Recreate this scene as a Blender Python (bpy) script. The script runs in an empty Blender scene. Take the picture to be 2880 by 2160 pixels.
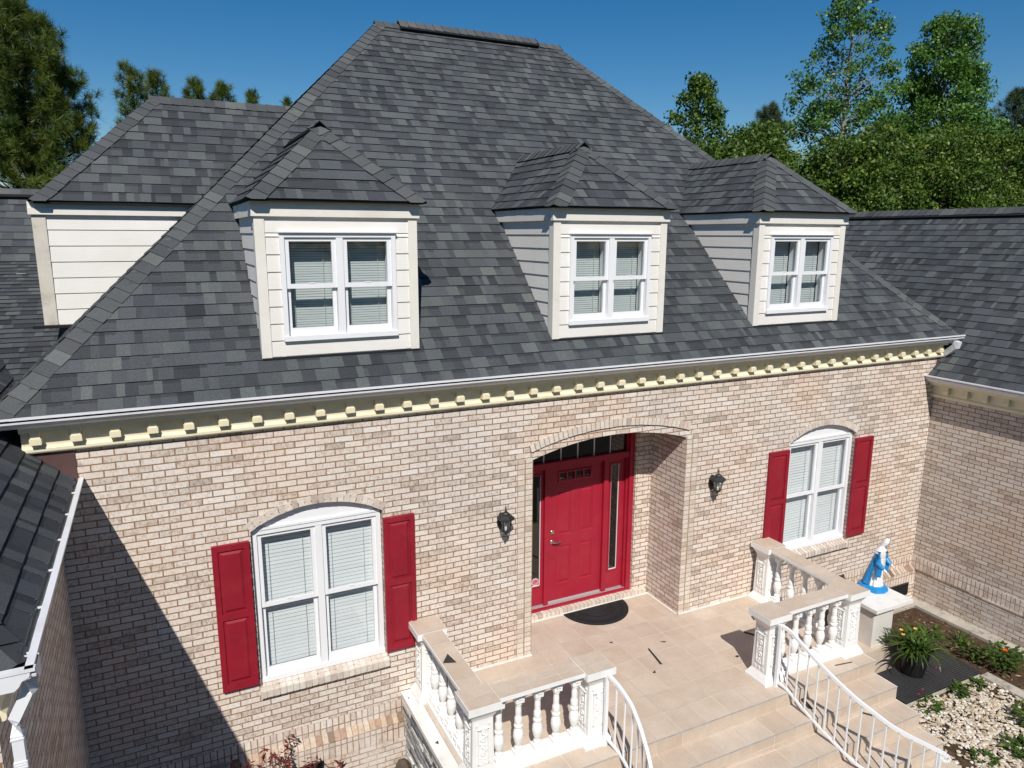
import bpy, math, random
import numpy as np
from mathutils import Vector, Matrix

S = bpy.context.scene
COL = S.collection
R_ = math.radians
rng = random.Random(7)

# ------------------------------------------------------------------ camera
YAW, PITCH, ROLL = 0.456, -0.202, 0.004
_f = Vector((math.sin(YAW)*math.cos(PITCH), math.cos(YAW)*math.cos(PITCH), math.sin(PITCH)))
_r = Vector((math.cos(YAW), -math.sin(YAW), 0))
_u = _r.cross(_f)
r2 = _r*math.cos(ROLL) + _u*math.sin(ROLL)
u2 = -_r*math.sin(ROLL) + _u*math.cos(ROLL)
cam = bpy.data.cameras.new('camera')
camo = bpy.data.objects.new('camera', cam)
COL.objects.link(camo)
M = Matrix((r2, u2, -_f)).transposed().to_4x4()
M.translation = Vector((-0.865, -7.453, 5.268))
camo.matrix_world = M
cam.sensor_width = 36.0
cam.lens = 36.0*2043.4/2880.0
cam.clip_start = 0.1
cam.clip_end = 2000.0
S.camera = camo

# ------------------------------------------------------------------ sky, sun, exposure
SUN_DIR = Vector((0.405, 1.0, -1.12)).normalized()
w = bpy.data.worlds.new("World")
S.world = w
w.use_nodes = True
nt = w.node_tree
sky = nt.nodes.new('ShaderNodeTexSky')
sky.sky_type = 'NISHITA'
sky.sun_disc = False
sky.sun_elevation = R_(46.0)
sky.sun_rotation = R_(202.0)
sky.altitude = 100
sky.air_density = 1.0
sky.dust_density = 0.0
sky.ozone_density = 3.0
hs_ = nt.nodes.new('ShaderNodeHueSaturation')
hs_.inputs['Saturation'].default_value = 1.42
nt.links.new(sky.outputs[0], hs_.inputs['Color'])
nt.links.new(hs_.outputs[0], nt.nodes['Background'].inputs[0])
nt.nodes['Background'].inputs[1].default_value = 0.075
sl = bpy.data.lights.new('sun', 'SUN')
sl.energy = 4.8
sl.angle = R_(0.5)
sl.color = (1.0, 0.945, 0.865)
so = bpy.data.objects.new('sun', sl)
COL.objects.link(so)
so.rotation_euler = SUN_DIR.to_track_quat('-Z', 'Y').to_euler()
S.view_settings.view_transform = 'Standard'
S.view_settings.look = 'None'
S.view_settings.exposure = 0.0
S.view_settings.gamma = 1.0
S.view_settings.use_curve_mapping = False
S.cycles.max_bounces = 8
S.cycles.transparent_max_bounces = 12
S.cycles.caustics_reflective = False
S.cycles.caustics_refractive = False

# ------------------------------------------------------------------ helpers
def tag(o, label=None, cat=None, group=None, kind=None):
    if label: o['label'] = label
    if cat: o['category'] = cat
    if group: o['group'] = group
    if kind: o['kind'] = kind
    return o

def empty(name, loc, label=None, cat=None, group=None):
    o = bpy.data.objects.new(name, None)
    COL.objects.link(o)
    o.location = loc
    o.empty_display_size = 0.2
    return tag(o, label, cat, group)

def origin_of(o):
    p = Vector((0, 0, 0))
    while o is not None:
        p += o.location
        o = o.parent
    return p

class MB:
    """collects faces in world coordinates; build() links them as one mesh object"""
    def __init__(self):
        self.v = []; self.f = []; self.m = []; self.t = []; self.uv = {}
    def face(self, pts, m=0, t=0.5, uv=None):
        b = len(self.v)
        self.v.extend([tuple(p) for p in pts])
        self.f.append(tuple(range(b, b+len(pts))))
        self.m.append(m); self.t.append(t)
        if uv is not None: self.uv[len(self.f)-1] = uv
    def box(self, x0, y0, z0, x1, y1, z1, m=0, t=0.5, skip=''):
        if x0 > x1: x0, x1 = x1, x0
        if y0 > y1: y0, y1 = y1, y0
        if z0 > z1: z0, z1 = z1, z0
        a = (x0,y0,z0); b = (x1,y0,z0); c = (x1,y1,z0); d = (x0,y1,z0)
        e = (x0,y0,z1); f = (x1,y0,z1); g = (x1,y1,z1); h = (x0,y1,z1)
        if 'b' not in skip: self.face((a,d,c,b), m, t)
        if 't' not in skip: self.face((e,f,g,h), m, t)
        self.face((a,b,f,e), m, t)
        self.face((b,c,g,f), m, t)
        self.face((c,d,h,g), m, t)
        self.face((d,a,e,h), m, t)
    def obox(self, c, ax, ay, az, m=0, t=0.5):
        """box from centre and three half-axis vectors"""
        c = Vector(c); ax = Vector(ax); ay = Vector(ay); az = Vector(az)
        P = lambda i, j, k: c + ax*i + ay*j + az*k
        q = [((-1,-1,-1),(-1,1,-1),(1,1,-1),(1,-1,-1)), ((-1,-1,1),(1,-1,1),(1,1,1),(-1,1,1)),
             ((-1,-1,-1),(1,-1,-1),(1,-1,1),(-1,-1,1)), ((1,-1,-1),(1,1,-1),(1,1,1),(1,-1,1)),
             ((1,1,-1),(-1,1,-1),(-1,1,1),(1,1,1)), ((-1,1,-1),(-1,-1,-1),(-1,-1,1),(-1,1,1))]
        for f in q: self.face([P(*k) for k in f], m, t)
    def extrude(self, prof, o, d, n, length, m=0, t=0.5, caps=True):
        """profile [(n,z)] swept along d from o; n is the outward horizontal direction"""
        o = Vector(o); d = Vector(d); n = Vector(n); up = Vector((0,0,1))
        A = [o + n*p[0] + up*p[1] for p in prof]
        B = [a + d*length for a in A]
        k = len(prof)
        for i in range(k):
            j = (i+1) % k
            self.face((A[i], A[j], B[j], B[i]), m, t)
        if caps:
            self.face(A[::-1], m, t); self.face(B, m, t)
    def tube(self, pts, r, n=8, m=0, t=0.5, square=False, caps=True):
        pts = [Vector(p) for p in pts]
        rs = r if isinstance(r, (list, tuple)) else [r]*len(pts)
        rings = []
        for i, p in enumerate(pts):
            a = pts[max(0, i-1)]; b = pts[min(len(pts)-1, i+1)]
            d = (b-a).normalized()
            ref = Vector((0,0,1)) if abs(d.z) < 0.95 else Vector((1,0,0))
            s = d.cross(ref).normalized(); q = s.cross(d).normalized()
            off = math.pi/4 if square else 0
            kk = 4 if square else n
            rad = rs[i]*(1.414 if square else 1)
            rings.append([p + s*(rad*math.cos(off+2*math.pi*j/kk)) + q*(rad*math.sin(off+2*math.pi*j/kk)) for j in range(kk)])
        kk = len(rings[0])
        for a, b in zip(rings, rings[1:]):
            for j in range(kk):
                self.face((a[j], a[(j+1) % kk], b[(j+1) % kk], b[j]), m, t)
        if caps:
            self.face(rings[0][::-1], m, t); self.face(rings[-1], m, t)
    def lathe(self, prof, c, n=16, m=0, t=0.5, sx=1.0, sy=1.0, caps=True, rot=0.0):
        c = Vector(c)
        rings = [[c + Vector((r*sx*math.cos(rot+2*math.pi*j/n), r*sy*math.sin(rot+2*math.pi*j/n), z)) for j in range(n)] for r, z in prof]
        for a, b in zip(rings, rings[1:]):
            for j in range(n):
                self.face((a[j], a[(j+1) % n], b[(j+1) % n], b[j]), m, t)
        if caps:
            self.face(rings[0][::-1], m, t); self.face(rings[-1], m, t)
    def loft(self, rings, m=0, t=0.5, caps=True, closed=True):
        k = len(rings[0])
        for a, b in zip(rings, rings[1:]):
            for j in range(k if closed else k-1):
                self.face((a[j], a[(j+1) % k], b[(j+1) % k], b[j]), m, t)
        if caps:
            self.face(rings[0][::-1], m, t); self.face(rings[-1], m, t)
    def build(self, name, mats, parent=None, loc=None, smooth=False, weld=False, bevel=0.0):
        if not isinstance(mats, (list, tuple)): mats = [mats]
        if parent is not None: base = origin_of(parent)
        else: base = Vector(loc) if loc is not None else Vector((0,0,0))
        V = np.array(self.v, dtype=np.float64).reshape(-1, 3)
        Vl = V - np.array(base)
        me = bpy.data.meshes.new(name)
        me.from_pydata(Vl.tolist(), [], self.f)
        for m in mats: me.materials.append(m)
        me.polygons.foreach_set('material_index', self.m)
        at = me.attributes.new('tone', 'FLOAT', 'FACE')
        at.data.foreach_set('value', [float(x) for x in self.t])
        uvl = me.uv_layers.new(name='UVMap')
        uvs = np.zeros((len(me.loops), 2))
        i = 0
        for fi, f in enumerate(self.f):
            k = len(f)
            if fi in self.uv:
                for j, q in enumerate(self.uv[fi]): uvs[i+j] = q
            else:
                P = V[list(f)]
                nrm = np.zeros(3)
                for j in range(k):
                    a = P[j]; b = P[(j+1) % k]
                    nrm += np.cross(a, b)
                ax = int(np.argmax(np.abs(nrm)))
                if ax == 1: q = P[:, [0, 2]]
                elif ax == 0: q = P[:, [1, 2]]
                else: q = P[:, [0, 1]]
                uvs[i:i+k] = q
            i += k
        uvl.data.foreach_set('uv', uvs.ravel())
        if weld:
            import bmesh
            bm = bmesh.new(); bm.from_mesh(me)
            bmesh.ops.remove_doubles(bm, verts=bm.verts, dist=1e-4)
            bmesh.ops.recalc_face_normals(bm, faces=bm.faces)
            bm.to_mesh(me); bm.free()
        if smooth:
            me.polygons.foreach_set('use_smooth', [True]*len(me.polygons))
        me.update()
        o = bpy.data.objects.new(name, me)
        COL.objects.link(o)
        if parent is not None: o.parent = parent
        else: o.location = base
        if bevel > 0:
            md = o.modifiers.new('bevel', 'BEVEL'); md.width = bevel; md.segments = 2; md.limit_method = 'ANGLE'
            md.angle_limit = R_(40)
        return o

def inst(src, parent, loc, name=None):
    o = src.copy()
    COL.objects.link(o)
    o.parent = parent
    o.location = loc
    return o

def quads_np(name, V, mats, tone, parent=None, loc=(0,0,0), nv=4):
    """V: (N,nv,3) array of faces in world coordinates"""
    N = len(V)
    base = origin_of(parent) if parent is not None else Vector(loc)
    P = (V.reshape(-1, 3) - np.array(base)).astype(np.float32)
    me = bpy.data.meshes.new(name)
    me.vertices.add(N*nv); me.vertices.foreach_set('co', P.ravel())
    me.loops.add(N*nv); me.loops.foreach_set('vertex_index', np.arange(N*nv, dtype=np.int32))
    me.polygons.add(N)
    me.polygons.foreach_set('loop_start', np.arange(0, N*nv, nv, dtype=np.int32))
    for m in mats: me.materials.append(m)
    at = me.attributes.new('tone', 'FLOAT', 'FACE')
    at.data.foreach_set('value', np.asarray(tone, dtype=np.float32))
    me.update(calc_edges=True)
    o = bpy.data.objects.new(name, me)
    COL.objects.link(o)
    if parent is not None: o.parent = parent
    else: o.location = base
    return o

# ------------------------------------------------------------------ materials
def lin(h):
    h = h.lstrip('#')
    c = [int(h[i:i+2], 16)/255 for i in (0, 2, 4)]
    return tuple(x/12.92 if x <= 0.04045 else ((x+0.055)/1.055)**2.4 for x in c) + (1.0,)

class NT:
    def __init__(self, name):
        self.mat = bpy.data.materials.new(name)
        self.mat.use_nodes = True
        self.t = self.mat.node_tree
        self.b = self.t.nodes['Principled BSDF']
        self.out = self.t.nodes['Material Output']
    def n(self, typ, **kw):
        x = self.t.nodes.new(typ)
        for k, v in kw.items():
            if hasattr(x, k): setattr(x, k, v)
            else: x.inputs[k].default_value = v
        return x
    def l(self, a, b): self.t.links.new(a, b)
    def ramp(self, fac, stops, interp='LINEAR'):
        r = self.n('ShaderNodeValToRGB')
        cr = r.color_ramp; cr.interpolation = interp
        while len(cr.elements) < len(stops): cr.elements.new(0.5)
        for e, (p, c) in zip(cr.elements, stops):
            e.position = p
            e.color = c if len(c) == 4 else (*c, 1)
        self.l(fac, r.inputs[0])
        return r.outputs[0]
    def mix(self, fac, a, b, mode='MIX'):
        x = self.n('ShaderNodeMix', data_type='RGBA', blend_type=mode)
        for sock, val in ((x.inputs[0], fac), (x.inputs[6], a), (x.inputs[7], b)):
            if isinstance(val, (int, float, tuple)): sock.default_value = val
            else: self.l(val, sock)
        return x.outputs[2]
    def math(self, op, a, b=None, c=None):
        x = self.n('ShaderNodeMath', operation=op)
        for s, v in zip(x.inputs, (a, b, c)):
            if v is None: continue
            if isinstance(v, (int, float)): s.default_value = v
            else: self.l(v, s)
        return x.outputs[0]
    def noise(self, vec, scale, detail=3, rough=0.6):
        x = self.n('ShaderNodeTexNoise')
        x.inputs['Scale'].default_value = scale; x.inputs['Detail'].default_value = detail
        x.inputs['Roughness'].default_value = rough
        self.l(vec, x.inputs['Vector'])
        return x.outputs['Fac']
    def vec(self, scale=(1,1,1), coord='Object'):
        tc = self.n('ShaderNodeTexCoord')
        mp = self.n('ShaderNodeMapping'); mp.inputs['Scale'].default_value = scale
        self.l(tc.outputs[coord], mp.inputs[0])
        return mp.outputs[0]
    def bump(self, h, strength=0.4, dist=0.01):
        b = self.n('ShaderNodeBump'); b.inputs['Strength'].default_value = strength; b.inputs['Distance'].default_value = dist
        self.l(h, b.inputs['Height']); self.l(b.outputs[0], self.b.inputs['Normal'])
    def fin(self, col, rough=0.6, spec=0.3):
        if isinstance(col, tuple): self.b.inputs['Base Color'].default_value = col
        else: self.l(col, self.b.inputs['Base Color'])
        if isinstance(rough, (int, float)): self.b.inputs['Roughness'].default_value = rough
        else: self.l(rough, self.b.inputs['Roughness'])
        self.b.inputs['Specular IOR Level'].default_value = spec
        return self.mat

def paint(name, col, rough=0.5, var=0.08, scale=6, spec=0.3, dirt=None, dirtamt=0.25, dscale=2.5):
    k = NT(name)
    v = k.vec()
    n1 = k.noise(v, scale, 4)
    c0 = tuple(x*(1-var) for x in col[:3])+(1,); c1 = tuple(min(1, x*(1+var)) for x in col[:3])+(1,)
    c = k.ramp(n1, [(0.3, c0), (0.7, c1)])
    if dirt:
        n2 = k.noise(v, dscale, 6, 0.7)
        m_ = k.ramp(n2, [(0.52, (0,0,0,1)), (0.72, (dirtamt,)*3+(1,))])
        c = k.mix(m_, c, dirt)
    k.bump(k.noise(v, scale*12, 2), 0.08, 0.003)
    return k.fin(c, rough, spec)

def brick_mat(name, bw, rh, off=0.5, uvrot=False, dark=0.0, moss=0.0):
    k = NT(name)
    tc = k.n('ShaderNodeTexCoord')
    mp = k.n('ShaderNodeMapping')
    k.l(tc.outputs['UV'], mp.inputs[0])
    if uvrot: mp.inputs['Rotation'].default_value = (0, 0, R_(90))
    # slight hand-laid wobble
    wn = k.n('ShaderNodeTexNoise'); wn.inputs['Scale'].default_value = 3.0; wn.inputs['Detail'].default_value = 2
    k.l(mp.outputs[0], wn.inputs['Vector'])
    wob = k.n('ShaderNodeVectorMath', operation='MULTIPLY_ADD')
    k.l(wn.outputs['Color'], wob.inputs[0]); wob.inputs[1].default_value = (0.007, 0.006, 0); k.l(mp.outputs[0], wob.inputs[2])
    V = wob.outputs[0]
    bt = k.n('ShaderNodeTexBrick')
    bt.offset = off; bt.squash = 1.0
    for nm, val in (('Scale', 1.0), ('Mortar Size', 0.0062), ('Mortar Smooth', 0.12), ('Bias', 0.0), ('Brick Width', bw), ('Row Height', rh)):
        bt.inputs[nm].default_value = val
    bt.inputs['Color1'].default_value = (0,0,0,1); bt.inputs['Color2'].default_value = (1,1,1,1)
    bt.inputs['Mortar'].default_value = (0.5,0.5,0.5,1)
    k.l(V, bt.inputs['Vector'])
    rnd = bt.outputs['Color']; fac = bt.outputs['Fac']
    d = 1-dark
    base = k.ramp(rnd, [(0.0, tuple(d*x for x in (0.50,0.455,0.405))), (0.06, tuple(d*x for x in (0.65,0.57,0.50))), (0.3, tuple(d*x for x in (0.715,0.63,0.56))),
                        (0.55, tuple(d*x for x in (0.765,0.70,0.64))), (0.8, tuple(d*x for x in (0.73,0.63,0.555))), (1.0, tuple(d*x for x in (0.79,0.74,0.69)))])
    ov = k.vec((1,1,1), 'UV')
    # reddish and sooty smears inside single bricks
    sm = k.vec((24, 14, 1), 'UV')
    n1 = k.noise(sm, 1.0, 5, 0.75)
    thr = k.math('ADD', n1, k.math('MULTIPLY', rnd, -0.10))
    red = k.ramp(thr, [(0.46, (0,0,0)), (0.60, (0.52,0.52,0.52))])
    c = k.mix(red, base, (0.33, 0.205, 0.155, 1))
    sm2 = k.vec((28, 12, 1), 'UV')
    n2 = k.noise(sm2, 1.3, 5, 0.7)
    soot = k.ramp(n2, [(0.52, (0,0,0)), (0.68, (0.75,0.75,0.75))])
    soot = k.mix(1.0, soot, k.ramp(rnd, [(0.0, (1,1,1)), (0.55, (0.25,0.25,0.25)), (1, (0.1,0.1,0.1))]), 'MULTIPLY')
    c = k.mix(soot, c, (0.135, 0.12, 0.105, 1))
    # broad warm and grey zones
    n3 = k.noise(ov, 0.55, 3)
    c = k.mix(1.0, c, k.ramp(n3, [(0.32, (0.90,0.93,0.96)), (0.5, (1,1,1)), (0.68, (1.0,0.90,0.83))]), 'MULTIPLY')
    sp = k.n('ShaderNodeSeparateXYZ'); k.l(ov, sp.inputs[0])
    low = k.math('SMOOTH_MIN', k.math('MAXIMUM', k.math('MULTIPLY_ADD', sp.outputs[1], -0.9, 0.25), 0.0), 1.0, 0.1)
    n5 = k.noise(ov, 1.4, 5, 0.7)
    eff = k.math('MULTIPLY', k.ramp(n5, [(0.46, (0,0,0)), (0.62, (0.75,0.75,0.75))]), low)
    n6 = k.noise(ov, 1.1, 6, 0.75)
    damp = k.math('MULTIPLY', k.ramp(n6, [(0.55, (0,0,0)), (0.70, (0.6,0.6,0.6))]), low)
    n4 = k.noise(ov, 40, 3)
    c = k.mix(1.0, c, k.ramp(n4, [(0.3, (0.88,0.88,0.88)), (0.7, (1.07,1.07,1.07))]), 'MULTIPLY')
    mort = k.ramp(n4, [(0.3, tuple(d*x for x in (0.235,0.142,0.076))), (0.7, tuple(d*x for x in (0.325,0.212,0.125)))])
    c = k.mix(fac, c, mort)
    c = k.mix(eff, c, (0.66,0.61,0.56,1))
    c = k.mix(damp, c, (0.17,0.145,0.12,1))
    h = k.math('SUBTRACT', k.math('MULTIPLY', n4, 0.25), fac)
    k.bump(h, 0.55, 0.008)
    return k.fin(c, 0.9, 0.15)

def tone_mat(name, stops, rough=0.85, grain=60, gamt=0.25, spec=0.2, bump=0.15, big=None):
    k = NT(name)
    a = k.n('ShaderNodeAttribute', attribute_name='tone')
    c = k.ramp(a.outputs['Fac'], stops)
    v = k.vec()
    n1 = k.noise(v, grain, 2, 0.7)
    c = k.mix(1.0, c, k.ramp(n1, [(0.25, (1-gamt,)*3), (0.75, (1+gamt,)*3)]), 'MULTIPLY')
    if big:
        n2 = k.noise(v, big, 4)
        c = k.mix(1.0, c, k.ramp(n2, [(0.3, (0.84,0.86,0.86)), (0.7, (1.14,1.12,1.1))]), 'MULTIPLY')
    if bump: k.bump(n1, bump, 0.004)
    return k.fin(c, rough, spec)

def leaf_mat(name, stops, trans=0.25, rough=0.5, spec=0.35):
    k = NT(name)
    a = k.n('ShaderNodeAttribute', attribute_name='tone')
    c = k.ramp(a.outputs['Fac'], stops)
    k.fin(c, rough, spec)
    tr = k.n('ShaderNodeBsdfTranslucent')
    tc = k.mix(1.0, c, (1.2, 1.25, 0.45, 1), 'MULTIPLY')
    k.l(tc, tr.inputs[0])
    ms = k.n('ShaderNodeMixShader'); ms.inputs[0].default_value = trans
    k.l(k.b.outputs[0], ms.inputs[1]); k.l(tr.outputs[0], ms.inputs[2])
    k.l(ms.outputs[0], k.out.inputs[0])
    return k.mat

def glass_mat(name, tint=(0.91,0.94,0.945), base=0.05):
    k = NT(name)
    tr = k.n('ShaderNodeBsdfTransparent'); tr.inputs[0].default_value = (*tint, 1)
    gl = k.n('ShaderNodeBsdfGlossy'); gl.inputs['Roughness'].default_value = 0.03
    lw = k.n('ShaderNodeLayerWeight'); lw.inputs[0].default_value = 0.5
    f = k.math('ADD', k.math('MULTIPLY', k.math('POWER', lw.outputs['Facing'], 4.0), 0.7), base)
    ms = k.n('ShaderNodeMixShader')
    k.l(f, ms.inputs[0]); k.l(tr.outputs[0], ms.inputs[1]); k.l(gl.outputs[0], ms.inputs[2])
    k.l(ms.outputs[0], k.out.inputs[0])
    return k.mat

def tile_mat(name):
    k = NT(name)
    tc = k.n('ShaderNodeTexCoord')
    bt = k.n('ShaderNodeTexBrick'); bt.offset = 0.0
    for nm, val in (('Scale', 1.0), ('Mortar Size', 0.0032), ('Mortar Smooth', 0.2), ('Bias', 0.0), ('Brick Width', 0.345), ('Row Height', 0.345)):
        bt.inputs[nm].default_value = val
    bt.inputs['Color1'].default_value = (0,0,0,1); bt.inputs['Color2'].default_value = (1,1,1,1)
    mp_ = k.n('ShaderNodeMapping'); mp_.inputs['Location'].default_value = (-0.09, 0.295, 0)
    k.l(tc.outputs['UV'], mp_.inputs[0]); k.l(mp_.outputs[0], bt.inputs['Vector'])
    ov = k.vec()
    n1 = k.noise(ov, 2.2, 5, 0.6); n2 = k.noise(ov, 45, 3); n3 = k.noise(ov, 7, 4)
    c = k.ramp(bt.outputs['Color'], [(0, (0.535,0.445,0.36)), (0.5, (0.57,0.48,0.395)), (1, (0.60,0.515,0.43))])
    c = k.mix(1.0, c, k.ramp(n1, [(0.3, (0.90,0.87,0.84)), (0.7, (1.06,1.06,1.06))]), 'MULTIPLY')
    c = k.mix(1.0, c, k.ramp(n3, [(0.3, (0.95,0.94,0.93)), (0.7, (1.04,1.04,1.04))]), 'MULTIPLY')
    c = k.mix(1.0, c, k.ramp(n2, [(0.3, (0.95,0.95,0.95)), (0.7, (1.04,1.04,1.04))]), 'MULTIPLY')
    c = k.mix(bt.outputs['Fac'], c, k.ramp(n1, [(0.42, (0.70,0.65,0.585)), (0.62, (0.36,0.33,0.30))]))
    n7 = k.noise(ov, 9, 6, 0.8); n8 = k.noise(ov, 1.3, 4)
    c = k.mix(k.math('MULTIPLY', k.ramp(n7, [(0.60, (0,0,0)), (0.72, (0.55,0.55,0.55))]), k.ramp(n8, [(0.4, (0.2,0.2,0.2)), (0.6, (1,1,1))])), c, (0.30,0.225,0.165,1))
    k.bump(k.math('MULTIPLY', bt.outputs['Fac'], -1.0), 0.25, 0.003)
    return k.fin(c, k.ramp(n1, [(0.3, (0.42,0.42,0.42)), (0.7, (0.62,0.62,0.62))]), 0.35)

BR = (0.2035, 0.0677)
m_brick = brick_mat('brick_running', *BR)
m_brickw = brick_mat('brick_wing_shaded', *BR, dark=0.14)  # same brick darkened, dim grazing light on the right wing put into the colour
m_sold = brick_mat('brick_soldier', 0.0677, 0.205, 0.0)
m_head = brick_mat('brick_header_stack', 0.100, 0.0677, 0.0)
m_roof = tone_mat('asphalt_shingle', [(0.0, (0.0319,0.0352,0.0401)), (0.2, (0.0461,0.0515,0.0587)), (0.38, (0.0595,0.0659,0.0755)), (0.5, (0.0666,0.0749,0.0801)), (0.62, (0.0746,0.0821,0.0941)), (0.8, (0.0887,0.0993,0.1034)), (1.0, (0.1135,0.1272,0.1278))], 0.9, 75, 0.30, 0.2, 0.25, 0.9)
m_butt = paint('black_edge_and_shade', (0.013,0.013,0.014,1), 0.95, 0.1)  # black edge; on shingle risers the shadow gap is put into its colour
m_cap = tone_mat('hip_cap_shingle', [(0.0, (0.0583,0.0629,0.0708)), (0.5, (0.0840,0.0908,0.0960)), (1.0, (0.1184,0.1276,0.1282))], 0.9, 90, 0.22, 0.2, 0.25, 0.9)
m_trim = paint('white_vinyl', (0.80,0.81,0.83,1), 0.35, 0.02, 4)
m_trimc = paint('offwhite_board', (0.78,0.75,0.69,1), 0.55, 0.04, 5, dirt=(0.45,0.40,0.32,1), dirtamt=0.35)
def siding_mat():
    k = NT('siding_board')
    v = k.vec((3, 3, 60)); v2 = k.vec()
    n1 = k.noise(v, 1.2, 4); n2 = k.noise(v2, 1.5, 4)
    c = k.ramp(n2, [(0.3, (0.74,0.71,0.66)), (0.7, (0.82,0.80,0.77))])
    k.bump(n1, 0.35, 0.004)
    return k.fin(c, 0.55, 0.25)
m_siding = siding_mat()
m_cream = paint('cream_paint', (0.80,0.735,0.54,1), 0.5, 0.04, 3, dirt=(0.50,0.40,0.2,1), dirtamt=0.3)
m_gutter = paint('white_gutter', (0.76,0.77,0.80,1), 0.35, 0.03, 3, dirt=(0.42,0.40,0.36,1), dirtamt=0.3)
m_gin = paint('gutter_inside', (0.05,0.05,0.055,1), 0.8, 0.3, 5)
m_red = paint('red_paint', (0.27,0.012,0.026,1), 0.5, 0.10, 3, 0.3, dirt=(0.34,0.045,0.05,1), dirtamt=0.35, dscale=4)
m_door = paint('red_door_paint', (0.345,0.013,0.034,1), 0.42, 0.07, 2.5, 0.4, dirt=(0.40,0.05,0.06,1), dirtamt=0.3, dscale=3)
m_glass = glass_mat('window_glass', base=0.08)
m_dglass = glass_mat('door_glass', (0.35,0.38,0.37), 0.10)
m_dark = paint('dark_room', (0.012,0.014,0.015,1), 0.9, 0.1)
m_blind = paint('blind_slat', (0.78,0.80,0.81,1), 0.55, 0.02, 3)
m_blindd = paint('blind_slat_dormer', (0.52,0.56,0.555,1), 0.55, 0.03, 3)  # darker slat colour for the dormer blinds
m_cord = paint('blind_cord', (0.55,0.58,0.58,1), 0.6, 0.02)
m_tile = tile_mat('porch_tile')
m_white = paint('white_masonry_paint', (0.82,0.82,0.81,1), 0.5, 0.02, 5, 0.3, dirt=(0.60,0.58,0.54,1), dirtamt=0.3, dscale=4)
m_rail = paint('white_metal', (0.82,0.83,0.85,1), 0.3, 0.02, 5, 0.5)
m_black = paint('black_metal', (0.018,0.019,0.021,1), 0.45, 0.15, 8, 0.5)
m_steel = NT('brushed_nickel'); m_steel.b.inputs['Metallic'].default_value = 1.0; m_steel = m_steel.fin((0.62,0.58,0.53,1), 0.28, 0.5)
m_thr = NT('aluminium'); m_thr.b.inputs['Metallic'].default_value = 0.6; m_thr = m_thr.fin((0.62,0.60,0.61,1), 0.4, 0.5)
m_flash = paint('brown_flashing', (0.115,0.065,0.062,1), 0.4, 0.2, 3, 0.4, dirt=(0.25,0.19,0.18,1), dirtamt=0.5)
m_nose = paint('grey_nosing', (0.36,0.36,0.36,1), 0.4, 0.15, 8, 0.5)
m_grout = paint('white_mortar', (0.62,0.58,0.53,1), 0.9, 0.12, 10)
m_conc = paint('weathered_concrete', (0.43,0.40,0.35,1), 0.95, 0.15, 4, 0.1, dirt=(0.10,0.09,0.075,1), dirtamt=0.8, dscale=6)
m_conc2 = paint('bounce_ground_dark', (0.07,0.065,0.06,1), 0.9, 0.08, 2, 0.1)  # dark, so the added ground throws little light back
m_stone = tone_mat('ledger_stone', [(0, (0.11,0.12,0.135)), (0.4, (0.27,0.28,0.29)), (0.7, (0.50,0.50,0.49)), (1, (0.72,0.71,0.68))], 0.85, 30, 0.2, 0.2, 0.4)
m_mat = paint('rubber_mat', (0.018,0.018,0.020,1), 0.75, 0.2, 30, 0.3)
m_scrap = paint('shingle_scrap', (0.035,0.037,0.036,1), 0.9, 0.2, 20)
m_soil = paint('garden_soil', (0.072,0.048,0.032,1), 1.0, 0.35, 9, 0.05, dirt=(0.16,0.12,0.08,1), dirtamt=0.7, dscale=14)
m_pebble = tone_mat('pebbles', [(0, (0.14,0.11,0.09)), (0.2, (0.36,0.28,0.19)), (0.45, (0.50,0.42,0.31)), (0.7, (0.60,0.54,0.45)), (1, (0.72,0.70,0.66))], 0.7, 20, 0.1, 0.3, 0.1)
m_pot = paint('black_plastic_pot', (0.012,0.012,0.013,1), 0.35, 0.2, 6, 0.5)
m_marble = paint('white_marble', (0.80,0.79,0.77,1), 0.35, 0.03, 3, 0.4, dirt=(0.52,0.50,0.46,1), dirtamt=0.5, dscale=5)
m_ped = paint('grey_veined_tile', (0.66,0.64,0.60,1), 0.4, 0.10, 2.2, 0.4, dirt=(0.62,0.48,0.36,1), dirtamt=0.45, dscale=2)
m_blue = paint('blue_glaze', (0.016,0.235,0.56,1), 0.35, 0.10, 8, 0.45)
m_stat = paint('white_glaze', (0.80,0.80,0.79,1), 0.35, 0.02, 8, 0.45)
m_skin = paint('painted_skin', (0.50,0.42,0.38,1), 0.45, 0.05, 8, 0.4)
m_dhair = paint('dark_paint', (0.06,0.05,0.05,1), 0.5, 0.1, 8)
def grass_mat():
    k = NT('lawn_grass'); v = k.vec()
    n1 = k.noise(v, 0.35, 5); n2 = k.noise(v, 18, 3)
    c = k.ramp(n1, [(0.3, (0.045,0.075,0.02)), (0.7, (0.085,0.11,0.035))])
    c = k.mix(1.0, c, k.ramp(n2, [(0.3, (0.7,0.7,0.7)), (0.7, (1.2,1.2,1.2))]), 'MULTIPLY')
    return k.fin(c, 0.95, 0.1)
m_grass = grass_mat()
def deck_mat():
    k = NT('ribbed_deck_tile'); v = k.vec()
    wv = k.n('ShaderNodeTexWave', wave_type='BANDS', bands_direction='Y'); wv.inputs['Scale'].default_value = 9.0
    k.l(v, wv.inputs['Vector'])
    n1 = k.noise(v, 5, 4)
    c = k.ramp(n1, [(0.3, (0.028,0.029,0.032)), (0.7, (0.045,0.046,0.050))])
    c = k.mix(k.ramp(wv.outputs['Fac'], [(0.0, (0,0,0)), (0.12, (0,0,0)), (0.16, (1,1,1))]), (0.010,0.010,0.011,1), c)
    k.bump(wv.outputs['Fac'], 0.4, 0.006)
    return k.fin(c, 0.7, 0.3)
m_deck = deck_mat()
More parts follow.
